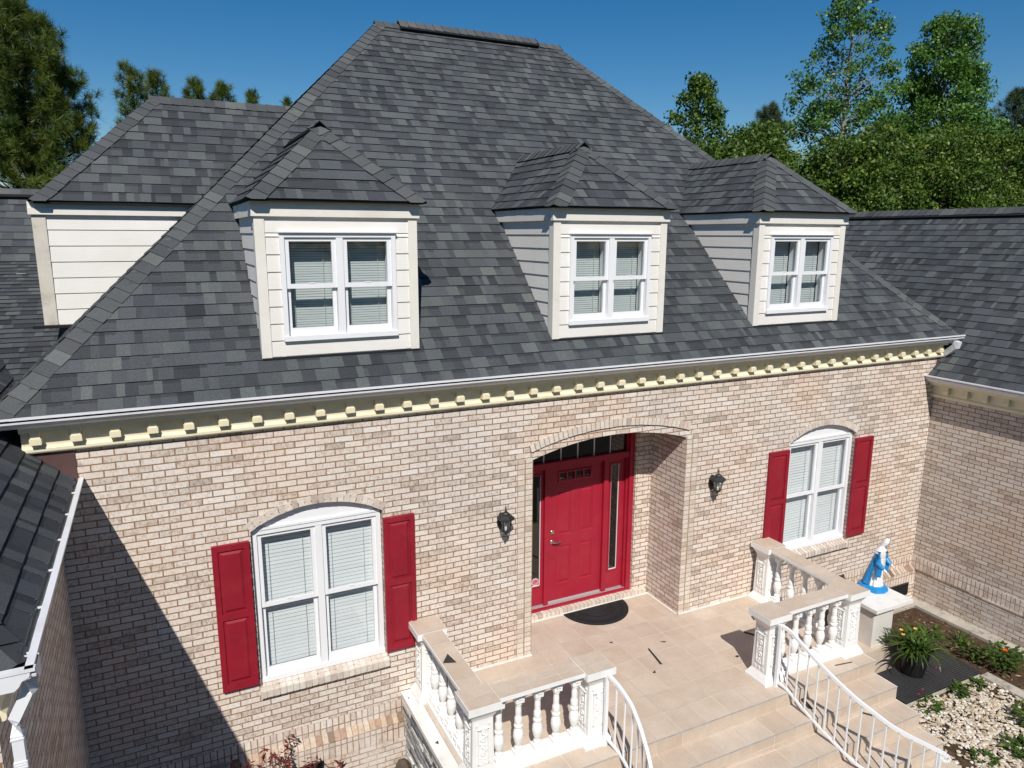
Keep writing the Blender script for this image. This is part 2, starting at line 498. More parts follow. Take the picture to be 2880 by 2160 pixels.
def bark_mat(name, c0, c1):
    k = NT(name); v = k.vec((6,6,1.3))
    n1 = k.noise(v, 2.0, 5)
    c = k.ramp(n1, [(0.35, c0), (0.65, c1)])
    k.bump(n1, 0.6, 0.03)
    return k.fin(c, 0.95, 0.1)
m_bark = bark_mat('bark_pine', (0.05,0.035,0.026), (0.13,0.09,0.065))
m_barkp = bark_mat('bark_pale', (0.16,0.14,0.115), (0.38,0.35,0.30))
m_leafA = leaf_mat('leaf_poplar', [(0, (0.042,0.090,0.015)), (0.5, (0.083,0.181,0.030)), (0.85, (0.143,0.275,0.060)), (1, (0.255,0.362,0.150))], 0.30, 0.40)
m_leafB = leaf_mat('leaf_dark', [(0, (0.029,0.064,0.009)), (0.5, (0.073,0.134,0.018)), (0.85, (0.136,0.214,0.027)), (1, (0.361,0.390,0.083))], 0.25)
m_leafC = leaf_mat('leaf_oak', [(0, (0.033,0.070,0.009)), (0.5, (0.075,0.136,0.016)), (1, (0.143,0.224,0.039))], 0.28)
m_needle = leaf_mat('pine_needle', [(0, (0.0275,0.0562,0.0094)), (0.5, (0.0780,0.1169,0.0150)), (0.85, (0.1492,0.1870,0.0272)), (1, (0.2295,0.2338,0.0524))], 0.15, 0.5)
m_needled = leaf_mat('pine_needle_dark', [(0, (0.025,0.047,0.019)), (0.5, (0.054,0.083,0.035)), (1, (0.099,0.135,0.056))], 0.12, 0.5)
m_strap = leaf_mat('strap_leaf', [(0, (0.018,0.040,0.006)), (0.5, (0.045,0.095,0.012)), (0.85, (0.09,0.16,0.025)), (1, (0.22,0.27,0.07))], 0.25, 0.35, 0.5)
m_redleaf = leaf_mat('red_leaf', [(0, (0.05,0.012,0.012)), (0.5, (0.16,0.022,0.022)), (1, (0.30,0.05,0.04))], 0.25, 0.5)
m_orange = paint('orange_petal', (0.75,0.11,0.02,1), 0.6, 0.1)
m_yellow = paint('yellow_petal', (0.75,0.47,0.10,1), 0.6, 0.1)
m_stick = paint('sticker_white', (0.75,0.70,0.70,1), 0.5, 0.02)
m_stickr = paint('sticker_red', (0.42,0.02,0.04,1), 0.5, 0.02)

# ------------------------------------------------------------------ shared geometry functions
def clip(poly, axis, val, keep_ge):
    out = []
    n = len(poly)
    for i in range(n):
        a = poly[i]; b = poly[(i+1) % n]
        da = a[axis]-val; db = b[axis]-val
        if not keep_ge: da, db = -da, -db
        if da >= 0: out.append(a)
        if (da >= 0) != (db >= 0):
            s = da/(da-db)
            out.append((a[0]+(b[0]-a[0])*s, a[1]+(b[1]-a[1])*s))
    return out

def shingles(mb, poly, upslope, rnd, e=0.154, thick=0.009, mt=0, me_=1):
    """lay courses of laminated shingles over a flat convex polygon"""
    P = [Vector(p) for p in poly]
    n = None
    for i in range(1, len(P)-1):
        n = (P[i]-P[0]).cross(P[i+1]-P[0])
        if n.length > 1e-6: break
    n.normalize()
    if n.z < 0: n = -n
    vd = Vector(upslope); vd = (vd - n*vd.dot(n)).normalized()
    ud = vd.cross(n).normalized()
    o = min(P, key=lambda p: p.dot(vd))
    Q = [((p-o).dot(ud), (p-o).dot(vd)) for p in P]
    vmax = max(q[1] for q in Q)
    k = 0
    while k*e < vmax-1e-4:
        v0, v1 = k*e, (k+1)*e
        row = clip(clip(Q, 1, v0, True), 1, v1, False)
        if len(row) >= 3:
            u0 = min(q[0] for q in row); u1 = max(q[0] for q in row)
            u = u0 - rnd.random()*0.2
            prev = 1
            wav = [rnd.uniform(-0.0025, 0.0025) for _ in range(3)]
            while u < u1:
                wd = rnd.choice((0.05, 0.07, 0.09, 0.11, 0.13, 0.14, 0.16, 0.19, 0.23))
                tab = clip(clip(row, 0, u, True), 0, u+wd, False)
                cls = rnd.choice([q_ for q_ in (0, 0, 1, 1, 1, 2, 2) if q_ != prev] + [prev])
                prev = cls
                t = min(1, max(0, rnd.gauss((0.28, 0.54, 0.77)[cls], 0.10)))
                hi = thick + (0.003 if t > 0.45 else 0.0)
                if len(tab) >= 3:
                    pts = []
                    for q in tab:
                        s = (q[1]-v0)/e
                        dv = (wav[0]*math.sin(q[0]*1.9+k) + wav[1]*math.sin(q[0]*4.3)) * (1-s)
                        pts.append(o + ud*q[0] + vd*(q[1]+dv) + n*(0.002 + hi*(1-s)))
                    nn = (pts[1]-pts[0]).cross(pts[2]-pts[0])
                    if nn.dot(n) < 0: pts = pts[::-1]
                    mb.face(pts, mt, t)
                    if t < 0.62 and rnd.random() < 0.6:
                        bd = clip(tab, 1, v1-e*0.24, True)
                        if len(bd) >= 3:
                            bp = [o + ud*q[0] + vd*q[1] + n*(0.0035 + hi*(1-(q[1]-v0)/e)) for q in bd]
                            if (bp[1]-bp[0]).cross(bp[2]-bp[0]).dot(n) < 0: bp = bp[::-1]
                            mb.face(bp, mt, max(0, t*0.5-0.08))
                    low = [p for p, q in zip([o + ud*q[0] + vd*(q[1]+(wav[0]*math.sin(q[0]*1.9+k) + wav[1]*math.sin(q[0]*4.3))) for q in tab], tab) if abs(q[1]-v0) < 1e-5]
                    if len(low) >= 2:
                        a = min(low, key=lambda p: p.dot(ud)); b = max(low, key=lambda p: p.dot(ud))
                        mb.face((a - n*0.004, b - n*0.004, b + n*(0.002+hi), a + n*(0.002+hi)), me_, 0.2)  # riser in near-black, the shadow line under the row painted in
                u += wd
        k += 1

def caps(mb, A, B, n1, n2, rnd, e=0.15, wid=0.16, lift=0.0, mt=0, me_=1, L=0.2, cut=True):
    """overlapping cap shingles from A up to B over the edge between planes with normals n1, n2"""
    A = Vector(A); B = Vector(B); n1 = Vector(n1).normalized(); n2 = Vector(n2).normalized()
    d = (B-A); ln = d.length; d.normalize()
    w1 = d.cross(n1); w2 = n2.cross(d)
    if w1.z > 0.02 or w1.dot(n2) > 0: w1 = -w1
    if w2.z > 0.02 or w2.dot(n1) > 0: w2 = -w2
    w1.normalize(); w2.normalize()
    nm = (n1+n2).normalized()
    k = 0
    while k*e < ln:
        s0 = k*e; s1 = min(ln+0.02, s0+L)
        t = min(1, max(0, rnd.gauss(0.5, 0.22)))
        j0 = rnd.uniform(-0.006, 0.006); hh = 0.019+rnd.uniform(-0.003, 0.003)
        rows = []
        for s, h in ((s0, hh+lift), (s1, 0.008+lift)):
            c = A + d*s
            rows.append([c + w1*(wid+j0) + n1*h, c + w1*0.05 + n1*h, c + nm*(h*1.05), c + w2*0.05 + n2*h, c + w2*(wid+j0) + n2*h])
        if cut and d.z > 0.1:
            for rw_ in rows:
                for i in range(5):
                    zm = A.z - 0.004
                    if rw_[i].z < zm: rw_[i] = rw_[i] + d*((zm-rw_[i].z)/d.z)
        for i in range(4):
            q = (rows[0][i], rows[0][i+1], rows[1][i+1], rows[1][i])
            nn = (q[1]-q[0]).cross(q[3]-q[0])
            if nn.dot(nm) < 0: q = q[::-1]
            mb.face(q, mt, t)
            lo = [rows[0][i], rows[0][i+1]]
            dn = (n1 if i < 2 else n2)
            mb.face((lo[0], lo[1], lo[1]-dn*(hh-0.012), lo[0]-dn*(hh-0.012)), me_, 0.2)
        for a, b, dn in ((rows[0][0], rows[1][0], n1), (rows[0][4], rows[1][4], n2)):
            mb.face((a, b, b-dn*(0.010+lift), a-dn*(hh+lift-0.002)), me_, 0.2)
        k += 1

def arc_z(x, xc, hs, zs, rise):
    Rr = (hs*hs+rise*rise)/(2*rise)
    return zs + math.sqrt(max(0, Rr*Rr-(x-xc)**2)) - (Rr-rise)

def brick_ring(mb, xc, hs, zs, rise, off, th, y0, y1, rnd, bw=0.0567, joint=0.011, m=0, mj=1):
    """an arch course of single bricks plus the mortar behind; off = distance outside the opening arc"""
    Rr = (hs*hs+rise*rise)/(2*rise); cz = zs+rise-Rr
    a0 = math.asin(hs/Rr)
    n = max(4, int(round(2*a0*(Rr+off+th/2)/(bw+joint))))
    st = 2*a0/n
    ga = joint/(Rr+off)/2
    P = lambda a, r, y: (xc+r*math.sin(a), y, cz+r*math.cos(a))
    for i in range(n):
        a = -a0+i*st+ga; b = -a0+(i+1)*st-ga
        jz = rnd.uniform(-0.003, 0.003)
        r0 = Rr+off+0.003+jz; r1 = Rr+off+th-0.004
        t = rnd.random()
        f = [P(a,r0,y0), P(b,r0,y0), P(b,r1,y0), P(a,r1,y0)]
        g = [P(a,r0,y1), P(b,r0,y1), P(b,r1,y1), P(a,r1,y1)]
        mb.face(f, m, t)
        for i2 in range(4):
            j2 = (i2+1) % 4
            mb.face((f[i2], g[i2], g[j2], f[j2]), m, t)
    seg = 24
    for i in range(seg):
        a = -a0+i*2*a0/seg; b = -a0+(i+1)*2*a0/seg
        y = y0+0.008
        mb.face((P(a,Rr+off,y), P(b,Rr+off,y), P(b,Rr+off+th,y), P(a,Rr+off+th,y)), mj)
        mb.face((P(a,Rr+off+.001,y), P(a,Rr+off+.001,y1), P(b,Rr+off+.001,y1), P(b,Rr+off+.001,y)), mj)
m_bt = tone_mat('brick_single', [(0.0, (0.45,0.38,0.33)), (0.10, (0.55,0.47,0.40)), (0.35, (0.62,0.54,0.465)), (0.7, (0.655,0.59,0.52)), (1.0, (0.69,0.64,0.58))], 0.9, 28, 0.16, 0.15, 0.3)
m_ledge = tone_mat('ledge_brick', [(0.0, (0.20,0.15,0.12)), (0.3, (0.36,0.25,0.19)), (0.6, (0.48,0.37,0.29)), (1.0, (0.58,0.50,0.42))], 0.9, 28, 0.2, 0.15, 0.3, 3.0)
m_mort = paint('tan_mortar', (0.37,0.245,0.145,1), 0.95, 0.15, 20)
# ------------------------------------------------------------------ ground
XL, XR, GZ = -1.825, 10.515, -0.92
PM = 0.953
def RZ(y): return 3.705 + PM*(y+0.23)
def RYZ(z): return (z-3.705)/PM - 0.23

g = MB()
g.face([(-300,-300,GZ-0.02), (300,-300,GZ-0.02), (300,300,GZ-0.02), (-300,300,GZ-0.02)])
tag(g.build('ground', m_grass, loc=(0,0,GZ-0.02)), kind='structure')
g = MB(); g.face([(-14,-22,GZ-0.012), (16,-22,GZ-0.012), (16,-4.6,GZ-0.012), (-14,-4.6,GZ-0.012)])
tag(g.build('bounce_ground', m_conc2, loc=(1,-13,GZ-0.012)), kind='structure')  # unseen ground, added to set the bounce light on the shaded walls
g = MB(); g.face([(XL,-4.6,GZ-0.008), (1.38,-4.6,GZ-0.008), (1.38,0,GZ-0.008), (XL,0,GZ-0.008)])
tag(g.build('soil', m_soil, loc=(0,-2,GZ-0.008)), kind='structure')

# ------------------------------------------------------------------ house
house = empty('brick_house', (4.3, 3.0, GZ), 'pale brick house with dark grey shingle roof, three white dormers and a red front door', 'house')

def strip_wall(mb, x0, x1, zb, zt, y, openings, step=0.06):
    """front wall at y with openings (xa, xb, zbottom, zspring, rise)"""
    xs = {x0, x1}
    for (a, b, s, z, r) in openings:
        n = max(2, int((b-a)/step))
        for i in range(n+1): xs.add(round(a+(b-a)*i/n, 5))
    xs = sorted(xs)
    for a, b in zip(xs, xs[1:]):
        op = None
        for q in openings:
            if a >= q[0]-1e-4 and b <= q[1]+1e-4: op = q
        if op is None:
            mb.face(((a,y,zb), (b,y,zb), (b,y,zt), (a,y,zt)))
        else:
            xc = (op[0]+op[1])/2; hs = (op[1]-op[0])/2
            za = arc_z(a, xc, hs, op[3], op[4]); zc = arc_z(b, xc, hs, op[3], op[4])
            mb.face(((a,y,za), (b,y,zc), (b,y,zt), (a,y,zt)))
            if op[2] > zb: mb.face(((a,y,zb), (b,y,zb), (b,y,op[2]), (a,y,op[2])))

WL = (-0.19, 1.20, 0.50, 2.275, 0.20)      # left window opening
WR = (7.37, 8.77, 0.50, 2.275, 0.20)       # right window opening
EN = (3.078, 5.421, 0.0, 2.605, 0.18)      # entry opening
wall = MB()
strip_wall(wall, XL, XR, -0.30, 3.42, 0.0, [WL, EN, WR])
def reveal(mb, op, depth, y=0.0, sill=True):
    a, b, s, z, r = op
    mb.face(((a,y,s), (a,y,z), (a,y+depth,z), (a,y+depth,s)))
    mb.face(((b,y,s), (b,y+depth,s), (b,y+depth,z), (b,y,z)))
    xc = (a+b)/2; hs = (b-a)/2
    n = 24
    for i in range(n):
        x0 = a+(b-a)*i/n; x1 = a+(b-a)*(i+1)/n
        mb.face(((x0,y,arc_z(x0,xc,hs,z,r)), (x1,y,arc_z(x1,xc,hs,z,r)), (x1,y+depth,arc_z(x1,xc,hs,z,r)), (x0,y+depth,arc_z(x0,xc,hs,z,r))))
reveal(wall, WL, 0.13); reveal(wall, WR, 0.13)
# entry recess: side walls, return walls beside the door frame
a, b = EN[0], EN[1]
wall.face(((a,0,0), (a,0,2.62), (a,0.753,2.62), (a,0.753,0)))
wall.face(((b,0,0), (b,0.753,0), (b,0.753,2.9), (b,0,2.62)))
DXA, DXB = 3.33, 5.16                        # door frame outer edges
for x0, x1 in ((a, DXA), (DXB, b)):
    wall.face(((x0,0.753,0), (x1,0.753,0), (x1,0.753,3.0), (x0,0.753,3.0)))
wall.face(((DXA,0.753,0), (DXA,0.753,3.0), (DXA,0.95,3.0), (DXA,0.95,0)))
wall.face(((DXB,0.753,0), (DXB,0.95,0), (DXB,0.95,3.0), (DXB,0.753,3.0)))
wall.build('wall', m_brick, house)
# projecting plinth with sloped ledge, left and right of the porch
for x0, x1 in ((XL, 1.45), (6.9, XR)):
    pl = MB()
    pl.face(((x0,-0.08,-1.1), (x1,-0.08,-1.1), (x1,-0.08,-0.335), (x0,-0.08,-0.335)))
    pl.build('plinth', m_brick, house)
for x0, x1 in ((XL, 1.45), (6.9, XR)):
    for y0, z0, z1 in ((-0.004, -0.30, -0.105), (-0.084, -0.545, -0.34)):
        sd = MB()
        sd.box(x0, y0, z0, x1, y0+0.03, z1)
        sd.build('soldier_course', m_sold, house)
rr = random.Random(3)
for x0, x1 in ((XL, 1.45), (6.9, XR)):
    lg = MB()
    x = x0
    while x < x1-0.03:
        xe = min(x+0.0677, x1)
        t = rr.random(); j = rr.uniform(-0.004, 0.004)
        lg.face(((x,-0.092,-0.338+j), (xe-0.008,-0.092,-0.338+j), (xe-0.008,0.0,-0.262+j), (x,0.0,-0.262+j)), 0, t)
        lg.face(((xe-0.008,-0.088,-0.345), (xe,-0.088,-0.345), (xe,0.0,-0.272), (xe-0.008,0.0,-0.272)), 1)
        lg.face(((x,-0.092,-0.346), (xe,-0.092,-0.346), (xe,-0.092,-0.338+j), (x,-0.092,-0.338+j)), 0, t)
        x = xe
    lg.build('water_table', [m_ledge, m_mort], house)
# arches
rb = random.Random(11)
for op in (WL, WR):
    ab = MB()
    brick_ring(ab, (op[0]+op[1])/2, (op[1]-op[0])/2, op[3], op[4], 0.0, 0.10, -0.006, 0.10, rb)
    ab.build('window_arch', [m_bt, m_mort], house)
ea = MB()
xc, hs = (EN[0]+EN[1])/2, (EN[1]-EN[0])/2
brick_ring(ea, xc, hs, EN[3], EN[4], 0.0, 0.100, 0.004, 0.10, rb, bw=0.0555)
brick_ring(ea, xc, hs, EN[3], EN[4], 0.106, 0.100, -0.022, 0.06, rb, bw=0.0555)
ea.build('entry_arch', [m_bt, m_mort], house)
# header stacks beside the entry
for x0, x1 in ((2.868, 3.078), (5.421, 5.63)):
    hd = MB()
    hw = (x1-x0)/2
    for q in range(2):
        z = 0.006
        xa = x0+q*hw; xb = xa+hw-0.012
        while z < 2.60 + (0.06 if (q == 0) == (x0 < 4) else 0):
            t = rb.random()
            hd.box(xa+0.006+rb.uniform(-.002,.002), -0.007+rb.uniform(-.002,.002), z, xb+rb.uniform(-.002,.002), 0.03, z+0.0565, 0, t)
            z += 0.0677
    hd.face(((x0,-0.0015,0), (x1,-0.0015,0), (x1,-0.0015,2.62), (x0,-0.0015,2.62)), 1)
    hd.build('entry_pier', [m_bt, m_mort], house)
# recess ceiling
ce = MB()
ce.face(((2.9,0.10,2.90), (5.6,0.10,2.90), (5.6,1.0,2.90), (2.9,1.0,2.90)))
ce.face(((2.9,0.10,2.50), (5.6,0.10,2.50), (5.6,0.10,2.90), (2.9,0.10,2.90)))
# (soffit back of the arch follows the arc)
ce = MB()
n = 24
for i in range(n):
    x0 = a+(b-a)*i/n; x1 = a+(b-a)*(i+1)/n
    z0 = arc_z(x0,xc,hs,EN[3],EN[4]); z1 = arc_z(x1,xc,hs,EN[3],EN[4])
    ce.face(((x0,0.10,z0), (x1,0.10,z1), (x1,0.10,3.0), (x0,0.10,3.0)))
ce.face(((a,0.10,2.98), (b,0.10,2.98), (b,1.0,2.98), (a,1.0,2.98)))
ce.build('porch_ceiling', m_trim, house)
# brick sills
for x0, x1 in ((-0.205, 1.215), (7.355, 8.815)):
    si = MB(); x = x0
    while x < x1-0.02:
        xe = min(x+0.0677, x1)
        t = rb.random(); j = rb.uniform(-.003,.003)
        A = [(x,-0.055+j,0.395), (xe-0.008,-0.055+j,0.395), (xe-0.008,-0.055+j,0.475), (x,-0.055+j,0.475)]
        si.face(A, 0, t)
        si.face(((x,-0.055+j,0.475), (xe-0.008,-0.055+j,0.475), (xe-0.008,0.12,0.525), (x,0.12,0.525)), 0, t)
        si.face(((x,-0.055+j,0.395), (x,0.0,0.40), (xe-0.008,0.0,0.40), (xe-0.008,-0.055+j,0.395)), 0, t)
        si.face(((xe-0.008,-0.048,0.397), (xe,-0.048,0.397), (xe,-0.048,0.47), (xe-0.008,-0.048,0.47)), 1)
        si.face(((xe-0.008,-0.048,0.47), (xe,-0.048,0.47), (xe,0.12,0.52), (xe-0.008,0.12,0.52)), 1)
        x = xe
    si.box(x0, -0.048, 0.40, x0+0.002, 0.0, 0.48, 1); si.box(x1-0.002, -0.048, 0.40, x1, 0.0, 0.48, 1)
    si.build('window_sill', [m_bt, m_grout], house)

# side wings: walls facing the court and fronts
wg = MB()
wg.face(((XL,0,-1.1), (XL,0,3.1), (XL,-3.12,3.1), (XL,-3.12,-1.1)))
wg.face(((-9,-3.12,-1.1), (XL,-3.12,-1.1), (XL,-3.12,3.1), (-9,-3.12,3.1)))
wg.face(((-9,-3.12,-1.1), (-9,-3.12,3.1), (-9,10,3.1), (-9,10,-1.1)))
wg.face(((XL,0,2.9), (XL,0,3.75), (XL,3.0,3.75), (XL,3.0,2.9)))
wg.build('wall', m_brick, house)
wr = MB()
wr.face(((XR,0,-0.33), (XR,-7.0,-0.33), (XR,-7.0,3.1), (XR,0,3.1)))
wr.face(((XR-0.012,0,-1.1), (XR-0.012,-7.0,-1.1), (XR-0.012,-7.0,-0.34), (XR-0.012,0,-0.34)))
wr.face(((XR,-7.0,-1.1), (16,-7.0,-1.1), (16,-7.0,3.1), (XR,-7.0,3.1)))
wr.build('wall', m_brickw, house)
wb = MB(); y = 0.0; r8 = random.Random(4)
while y > -7.0:
    wb.box(XR-0.022, y-0.196, -0.352, XR+0.02, y, -0.327, 0, r8.random()); wb.box(XR-0.018, y-0.2035, -0.350, XR+0.02, y-0.196, -0.329, 1)
    y -= 0.2035
wb.build('water_table', [m_ledge, m_mort], house)
ws = MB()
ws.box(XR-0.006, -7.0, -0.325, XR+0.05, 0.0, -0.11)
ws.build('soldier_course', m_sold, house)
# back and hidden walls close the volume
bw = MB()
bw.face(((-9,10,-1.1), (16,10,-1.1), (16,10,3.7), (-9,10,3.7)))
bw.face(((16,-7,-1.1), (16,-7,3.1), (16,10,3.1), (16,10,-1.1)))
bw.build('wall', m_brick, house)

# ---- cornices: frieze, modillions, gutter
def cornice(o, d, n, length, dz=0.0, skipmod=0.0, first=0.0, modillions=True):
    o = Vector(o); d = Vector(d); n = Vector(n)
    fr = MB()
    fr.extrude([(0,3.355+dz), (0.045,3.355+dz), (0.055,3.37+dz), (0.055,3.395+dz), (0.03,3.42+dz), (0.03,3.555+dz), (0.11,3.56+dz), (0.115,3.60+dz), (0.14,3.64+dz), (0.14,3.72+dz), (0,3.72+dz)], o, d, n, length)
    f = fr.build('frieze', m_cream, house)
    if modillions:
        mo = MB()
        # one block, stepped nose
        c = o + d*first
        P = lambda u, q, z: c + d*u + n*q + Vector((0,0,z+dz))
        def bx(u0,u1,q0,q1,z0,z1):
            mo.obox((P(u0,q0,z0)+P(u1,q1,z1))/2, d*((u1-u0)/2), n*((q1-q0)/2), Vector((0,0,(z1-z0)/2)))
        bx(-0.037,0.037,0.03,0.092,3.435,3.555)
        bx(-0.046,0.046,0.03,0.104,3.443,3.498)
        pr = mo.build('modillion', m_cream, f, bevel=0.006)
        u = 0.3094
        while first+u < length-0.03-skipmod:
            inst(pr, f, tuple(d*u))
            u += 0.3094
    return f
def gutter(o, d, n, length, dz=0.0, hang=0.0):
    gi = 0.055; dz = dz-0.012
    o = tuple(Vector(o) - Vector(n)*gi)
    gt = MB()
    gt.extrude([(0.142,3.735+dz), (0.142,3.628+dz), (0.215,3.628+dz), (0.238,3.648+dz), (0.252,3.675+dz), (0.292,3.685+dz), (0.294,3.700+dz), (0.272,3.706+dz), (0.272,3.720+dz), (0.308,3.722+dz), (0.308,3.740+dz), (0.268,3.740+dz), (0.262,3.705+dz), (0.240,3.69+dz), (0.225,3.66+dz), (0.150,3.650+dz), (0.150,3.735+dz)], o, d, n, length, caps=False)
    # end caps in two convex pieces
    o2 = Vector(o); d2 = Vector(d); n2 = Vector(n)
    for s in (0.0, length):
        for q in ([(0.142,3.735), (0.142,3.628), (0.215,3.628), (0.238,3.648), (0.252,3.675), (0.285,3.690), (0.300,3.735)],):
            gt.face([o2 + d2*s + n2*p[0] + Vector((0,0,p[1]+dz)) for p in q])
    gt.face([o2 + d2*s + n2*q + Vector((0,0,3.655+dz)) for s, q in ((0,0.152),(length,0.152),(length,0.226),(0,0.226))], 1)
    gt.face([o2 + d2*s + n2*0.152 + Vector((0,0,z+dz)) for s, z in ((0,3.655),(length,3.655),(length,3.73),(0,3.73))], 1)
    gg = gt.build('gutter', [m_gutter, m_gin], house)
    if hang:
        s = hang*0.35
        while s < length:
            h = MB()
            c = o2 + d2*s
            h.obox(c + n2*0.22 + Vector((0,0,3.727+dz)), d2*0.009, n2*0.078, Vector((0,0,0.004)))
            h.build('gutter_hanger', m_gutter, gg)
            s += hang
    return gg
cornice((-2.03,0,0), (1,0,0), (0,-1,0), 12.62, first=0.115)
gutter((-2.55,0,0), (1,0,0), (0,-1,0), 13.33)
# wings: eaves lower
DZ = -0.655
cornice((XR,0.0,0), (0,-1,0), (-1,0,0), 7.0, DZ, first=0.27)
gutter((XR-0.02,0.0,0), (0,-1,0), (-1,0,0), 7.3, DZ)
cornice((XL,-3.15,0), (0,1,0), (1,0,0), 3.15, DZ, modillions=False)
cornice((XL+0.02,-3.12,0), (-1,0,0), (0,-1,0), 6.0, DZ, first=0.16)
gutter((XL-0.02,-3.338,0), (0,1,0), (1,0,0), 3.33, DZ, hang=0.55)
gutter((XL+0.242,-3.09,0), (-1,0,0), (0,-1,0), 6.0, DZ)
# flashings where the wing roofs die into the main wall
fl = MB()
fl.face(((-2.12,-0.012,3.335), (-1.655,-0.012,3.335), (-1.655,-0.012,3.05), (-1.70,-0.012,3.05), (-2.12,-0.012,3.30)))
fl.box(-1.655, -0.014, 3.02, -1.640, 0.0, 3.335)
fl.build('flashing', m_flash, house)
fl = MB()
fl.face(((10.50,-0.012,3.335), (10.80,-0.012,3.335), (10.80,-0.012,3.30), (10.52,-0.012,3.04), (10.50,-0.012,3.04)))
fl.build('flashing', m_flash, house)
# downspout at the left wing corner
ds = MB()
pts = [(-1.625,-3.25,3.00), (-1.635,-3.24,2.90), (-1.715,-3.21,2.74), (-1.725,-3.20,2.64), (-1.725,-3.20,-0.9)]
ds.tube(pts[:4], 0.030, square=True)
ds.tube(pts[3:], 0.027, square=True)
for z in (2.62, 2.48, 2.465, 2.45, 0.6):
    ds.box(-1.757, -3.232, z-0.004, -1.693, -3.168, z+0.004)
ds.box(-1.757, -3.17, 1.4, -1.693, -3.12, 1.43)
ds.build('downspout', m_gutter, house, bevel=0.006)
# short leader elbow under the right end of the main gutter
dl = MB()
dl.tube([(10.63,-0.23,3.63), (10.63,-0.21,3.54), (10.66,-0.02,3.38)], 0.045, square=True)
dl.build('downspout', m_gutter, house, bevel=0.006)

# ---- roofs
rs = random.Random(5)
EXL, EXR, RLX, RRX, RIY = -2.25, 10.72, 2.75, 6.05, 4.95
RIZ = RZ(RIY)
E0 = RZ(-0.23)
mr = MB()
shingles(mr, [(EXL,-0.23,E0), (EXR,-0.23,E0), (RRX,RIY,RIZ), (RLX,RIY,RIZ)], (0,1,1), rs)
shingles(mr, [(EXL,-0.23,E0), (RLX,RIY,RIZ), (EXL,2*RIY+0.23,E0)], (1,0,1), rs)
mr.face(((EXR,-0.23,E0), (EXR,2*RIY+0.23,E0), (RRX,RIY,RIZ)), 0, 0.5)
mr.face(((EXL,2*RIY+0.23,E0), (RLX,RIY,RIZ), (RRX,RIY,RIZ), (EXR,2*RIY+0.23,E0)), 0, 0.5)
mr.box(EXL, -0.225, E0-0.02, EXR, -0.14, E0-0.004, 1)
roof = mr.build('roof', [m_roof, m_butt], house)
hc = MB()
nF = (0,-PM,1); nL = (-1.0,0,1); nR = (1.0,0,0.95)
caps(hc, (EXL+0.01,-0.22,E0+0.01), (RLX,RIY,RIZ), nF, nL, rs, wid=0.16)
hc.build('hip_cap', [m_cap, m_butt], roof)
hc = MB()
caps(hc, (EXR-0.16,-0.05,E0+0.17), (RRX,RIY,RIZ), nF, nR, rs, wid=0.16)
hc.build('hip_cap', [m_cap, m_butt], roof)
rc = MB()
caps(rc, (RLX-0.05,RIY,RIZ+0.01), (RRX+0.1,RIY,RIZ+0.01), nF, (0,PM,1), rs, wid=0.15)
rc.build('ridge_cap', [m_cap, m_butt], roof)
rv = MB()
caps(rv, (3.10,RIY,RIZ+0.045), (5.65,RIY,RIZ+0.045), nF, (0,PM,1), rs, wid=0.16, lift=0.02)
rv.obox((4.375,RIY-0.125,RIZ-0.062), (1.275,0,0), Vector((0,-0.69,0.72))*0.022, Vector((0,-0.72,-0.69))*0.045, 1)
rv.obox((4.375,RIY+0.125,RIZ-0.062), (1.275,0,0), Vector((0,0.69,0.72))*0.022, Vector((0,0.72,-0.69))*0.045, 1)
rv.build('ridge_vent', [m_cap, m_butt], roof)

# wing roofs
WZ = 3.05
wl = MB()
xe = -1.672
WZ_R = WZ
WZ = 3.065
def LZ(x): return WZ + 0.9*(xe-x)
shingles(wl, [(xe,-3.275,WZ), (xe,3.0,WZ), (-4.7,3.0,LZ(-4.7)), (-4.7,-0.25,LZ(-4.7))], (-1,0,0.9), rs, thick=0.012)
shingles(wl, [(xe,-3.275,WZ), (-4.7,-0.25,LZ(-4.7)), (-7.7,-3.275,WZ)], (0,1,0.9), rs)
wlo = wl.build('roof', [m_roof, m_butt], house)
hw_ = MB()
caps(hw_, (xe,-3.275,WZ), (-4.7,-0.25,LZ(-4.7)), (0,-0.9,1), (0.9,0,1), rs, wid=0.16)
hw_.build('hip_cap', [m_cap, m_butt], wlo)
# low connecting roof and steep main slope behind the left wing
lo = MB()
shingles(lo, [(-9,-0.2,3.1-0.056), (-2.0,-0.2,3.1-0.056), (-2.0,6.2,4.836), (-9,6.2,4.836)], (0,1,0.28), rs)
lo.build('roof', [m_roof, m_butt], house)
st = MB()
shingles(st, [(-9,6.2,4.836), (1.0,6.2,4.836), (1.0,7.25,5.93), (-9,7.25,5.93)], (0,1,1.045), rs)
st.face(((-9,7.25,5.93), (1,7.25,5.93), (1,10,3.7), (-9,10,3.7)), 0, 0.5)
sto = st.build('roof', [m_roof, m_butt], house)
sc_ = MB()
caps(sc_, (-9,7.25,5.96), (-1.0,7.25,5.96), (0,-1,1), (0,1,1), rs, wid=0.15, lift=0.012)
sc_.obox((-5,7.12,5.86), (4,0,0), Vector((0,-0.7,0.7))*0.018, Vector((0,-0.7,-0.7))*0.03, 1)
sc_.build('ridge_cap', [m_cap, m_butt], sto)
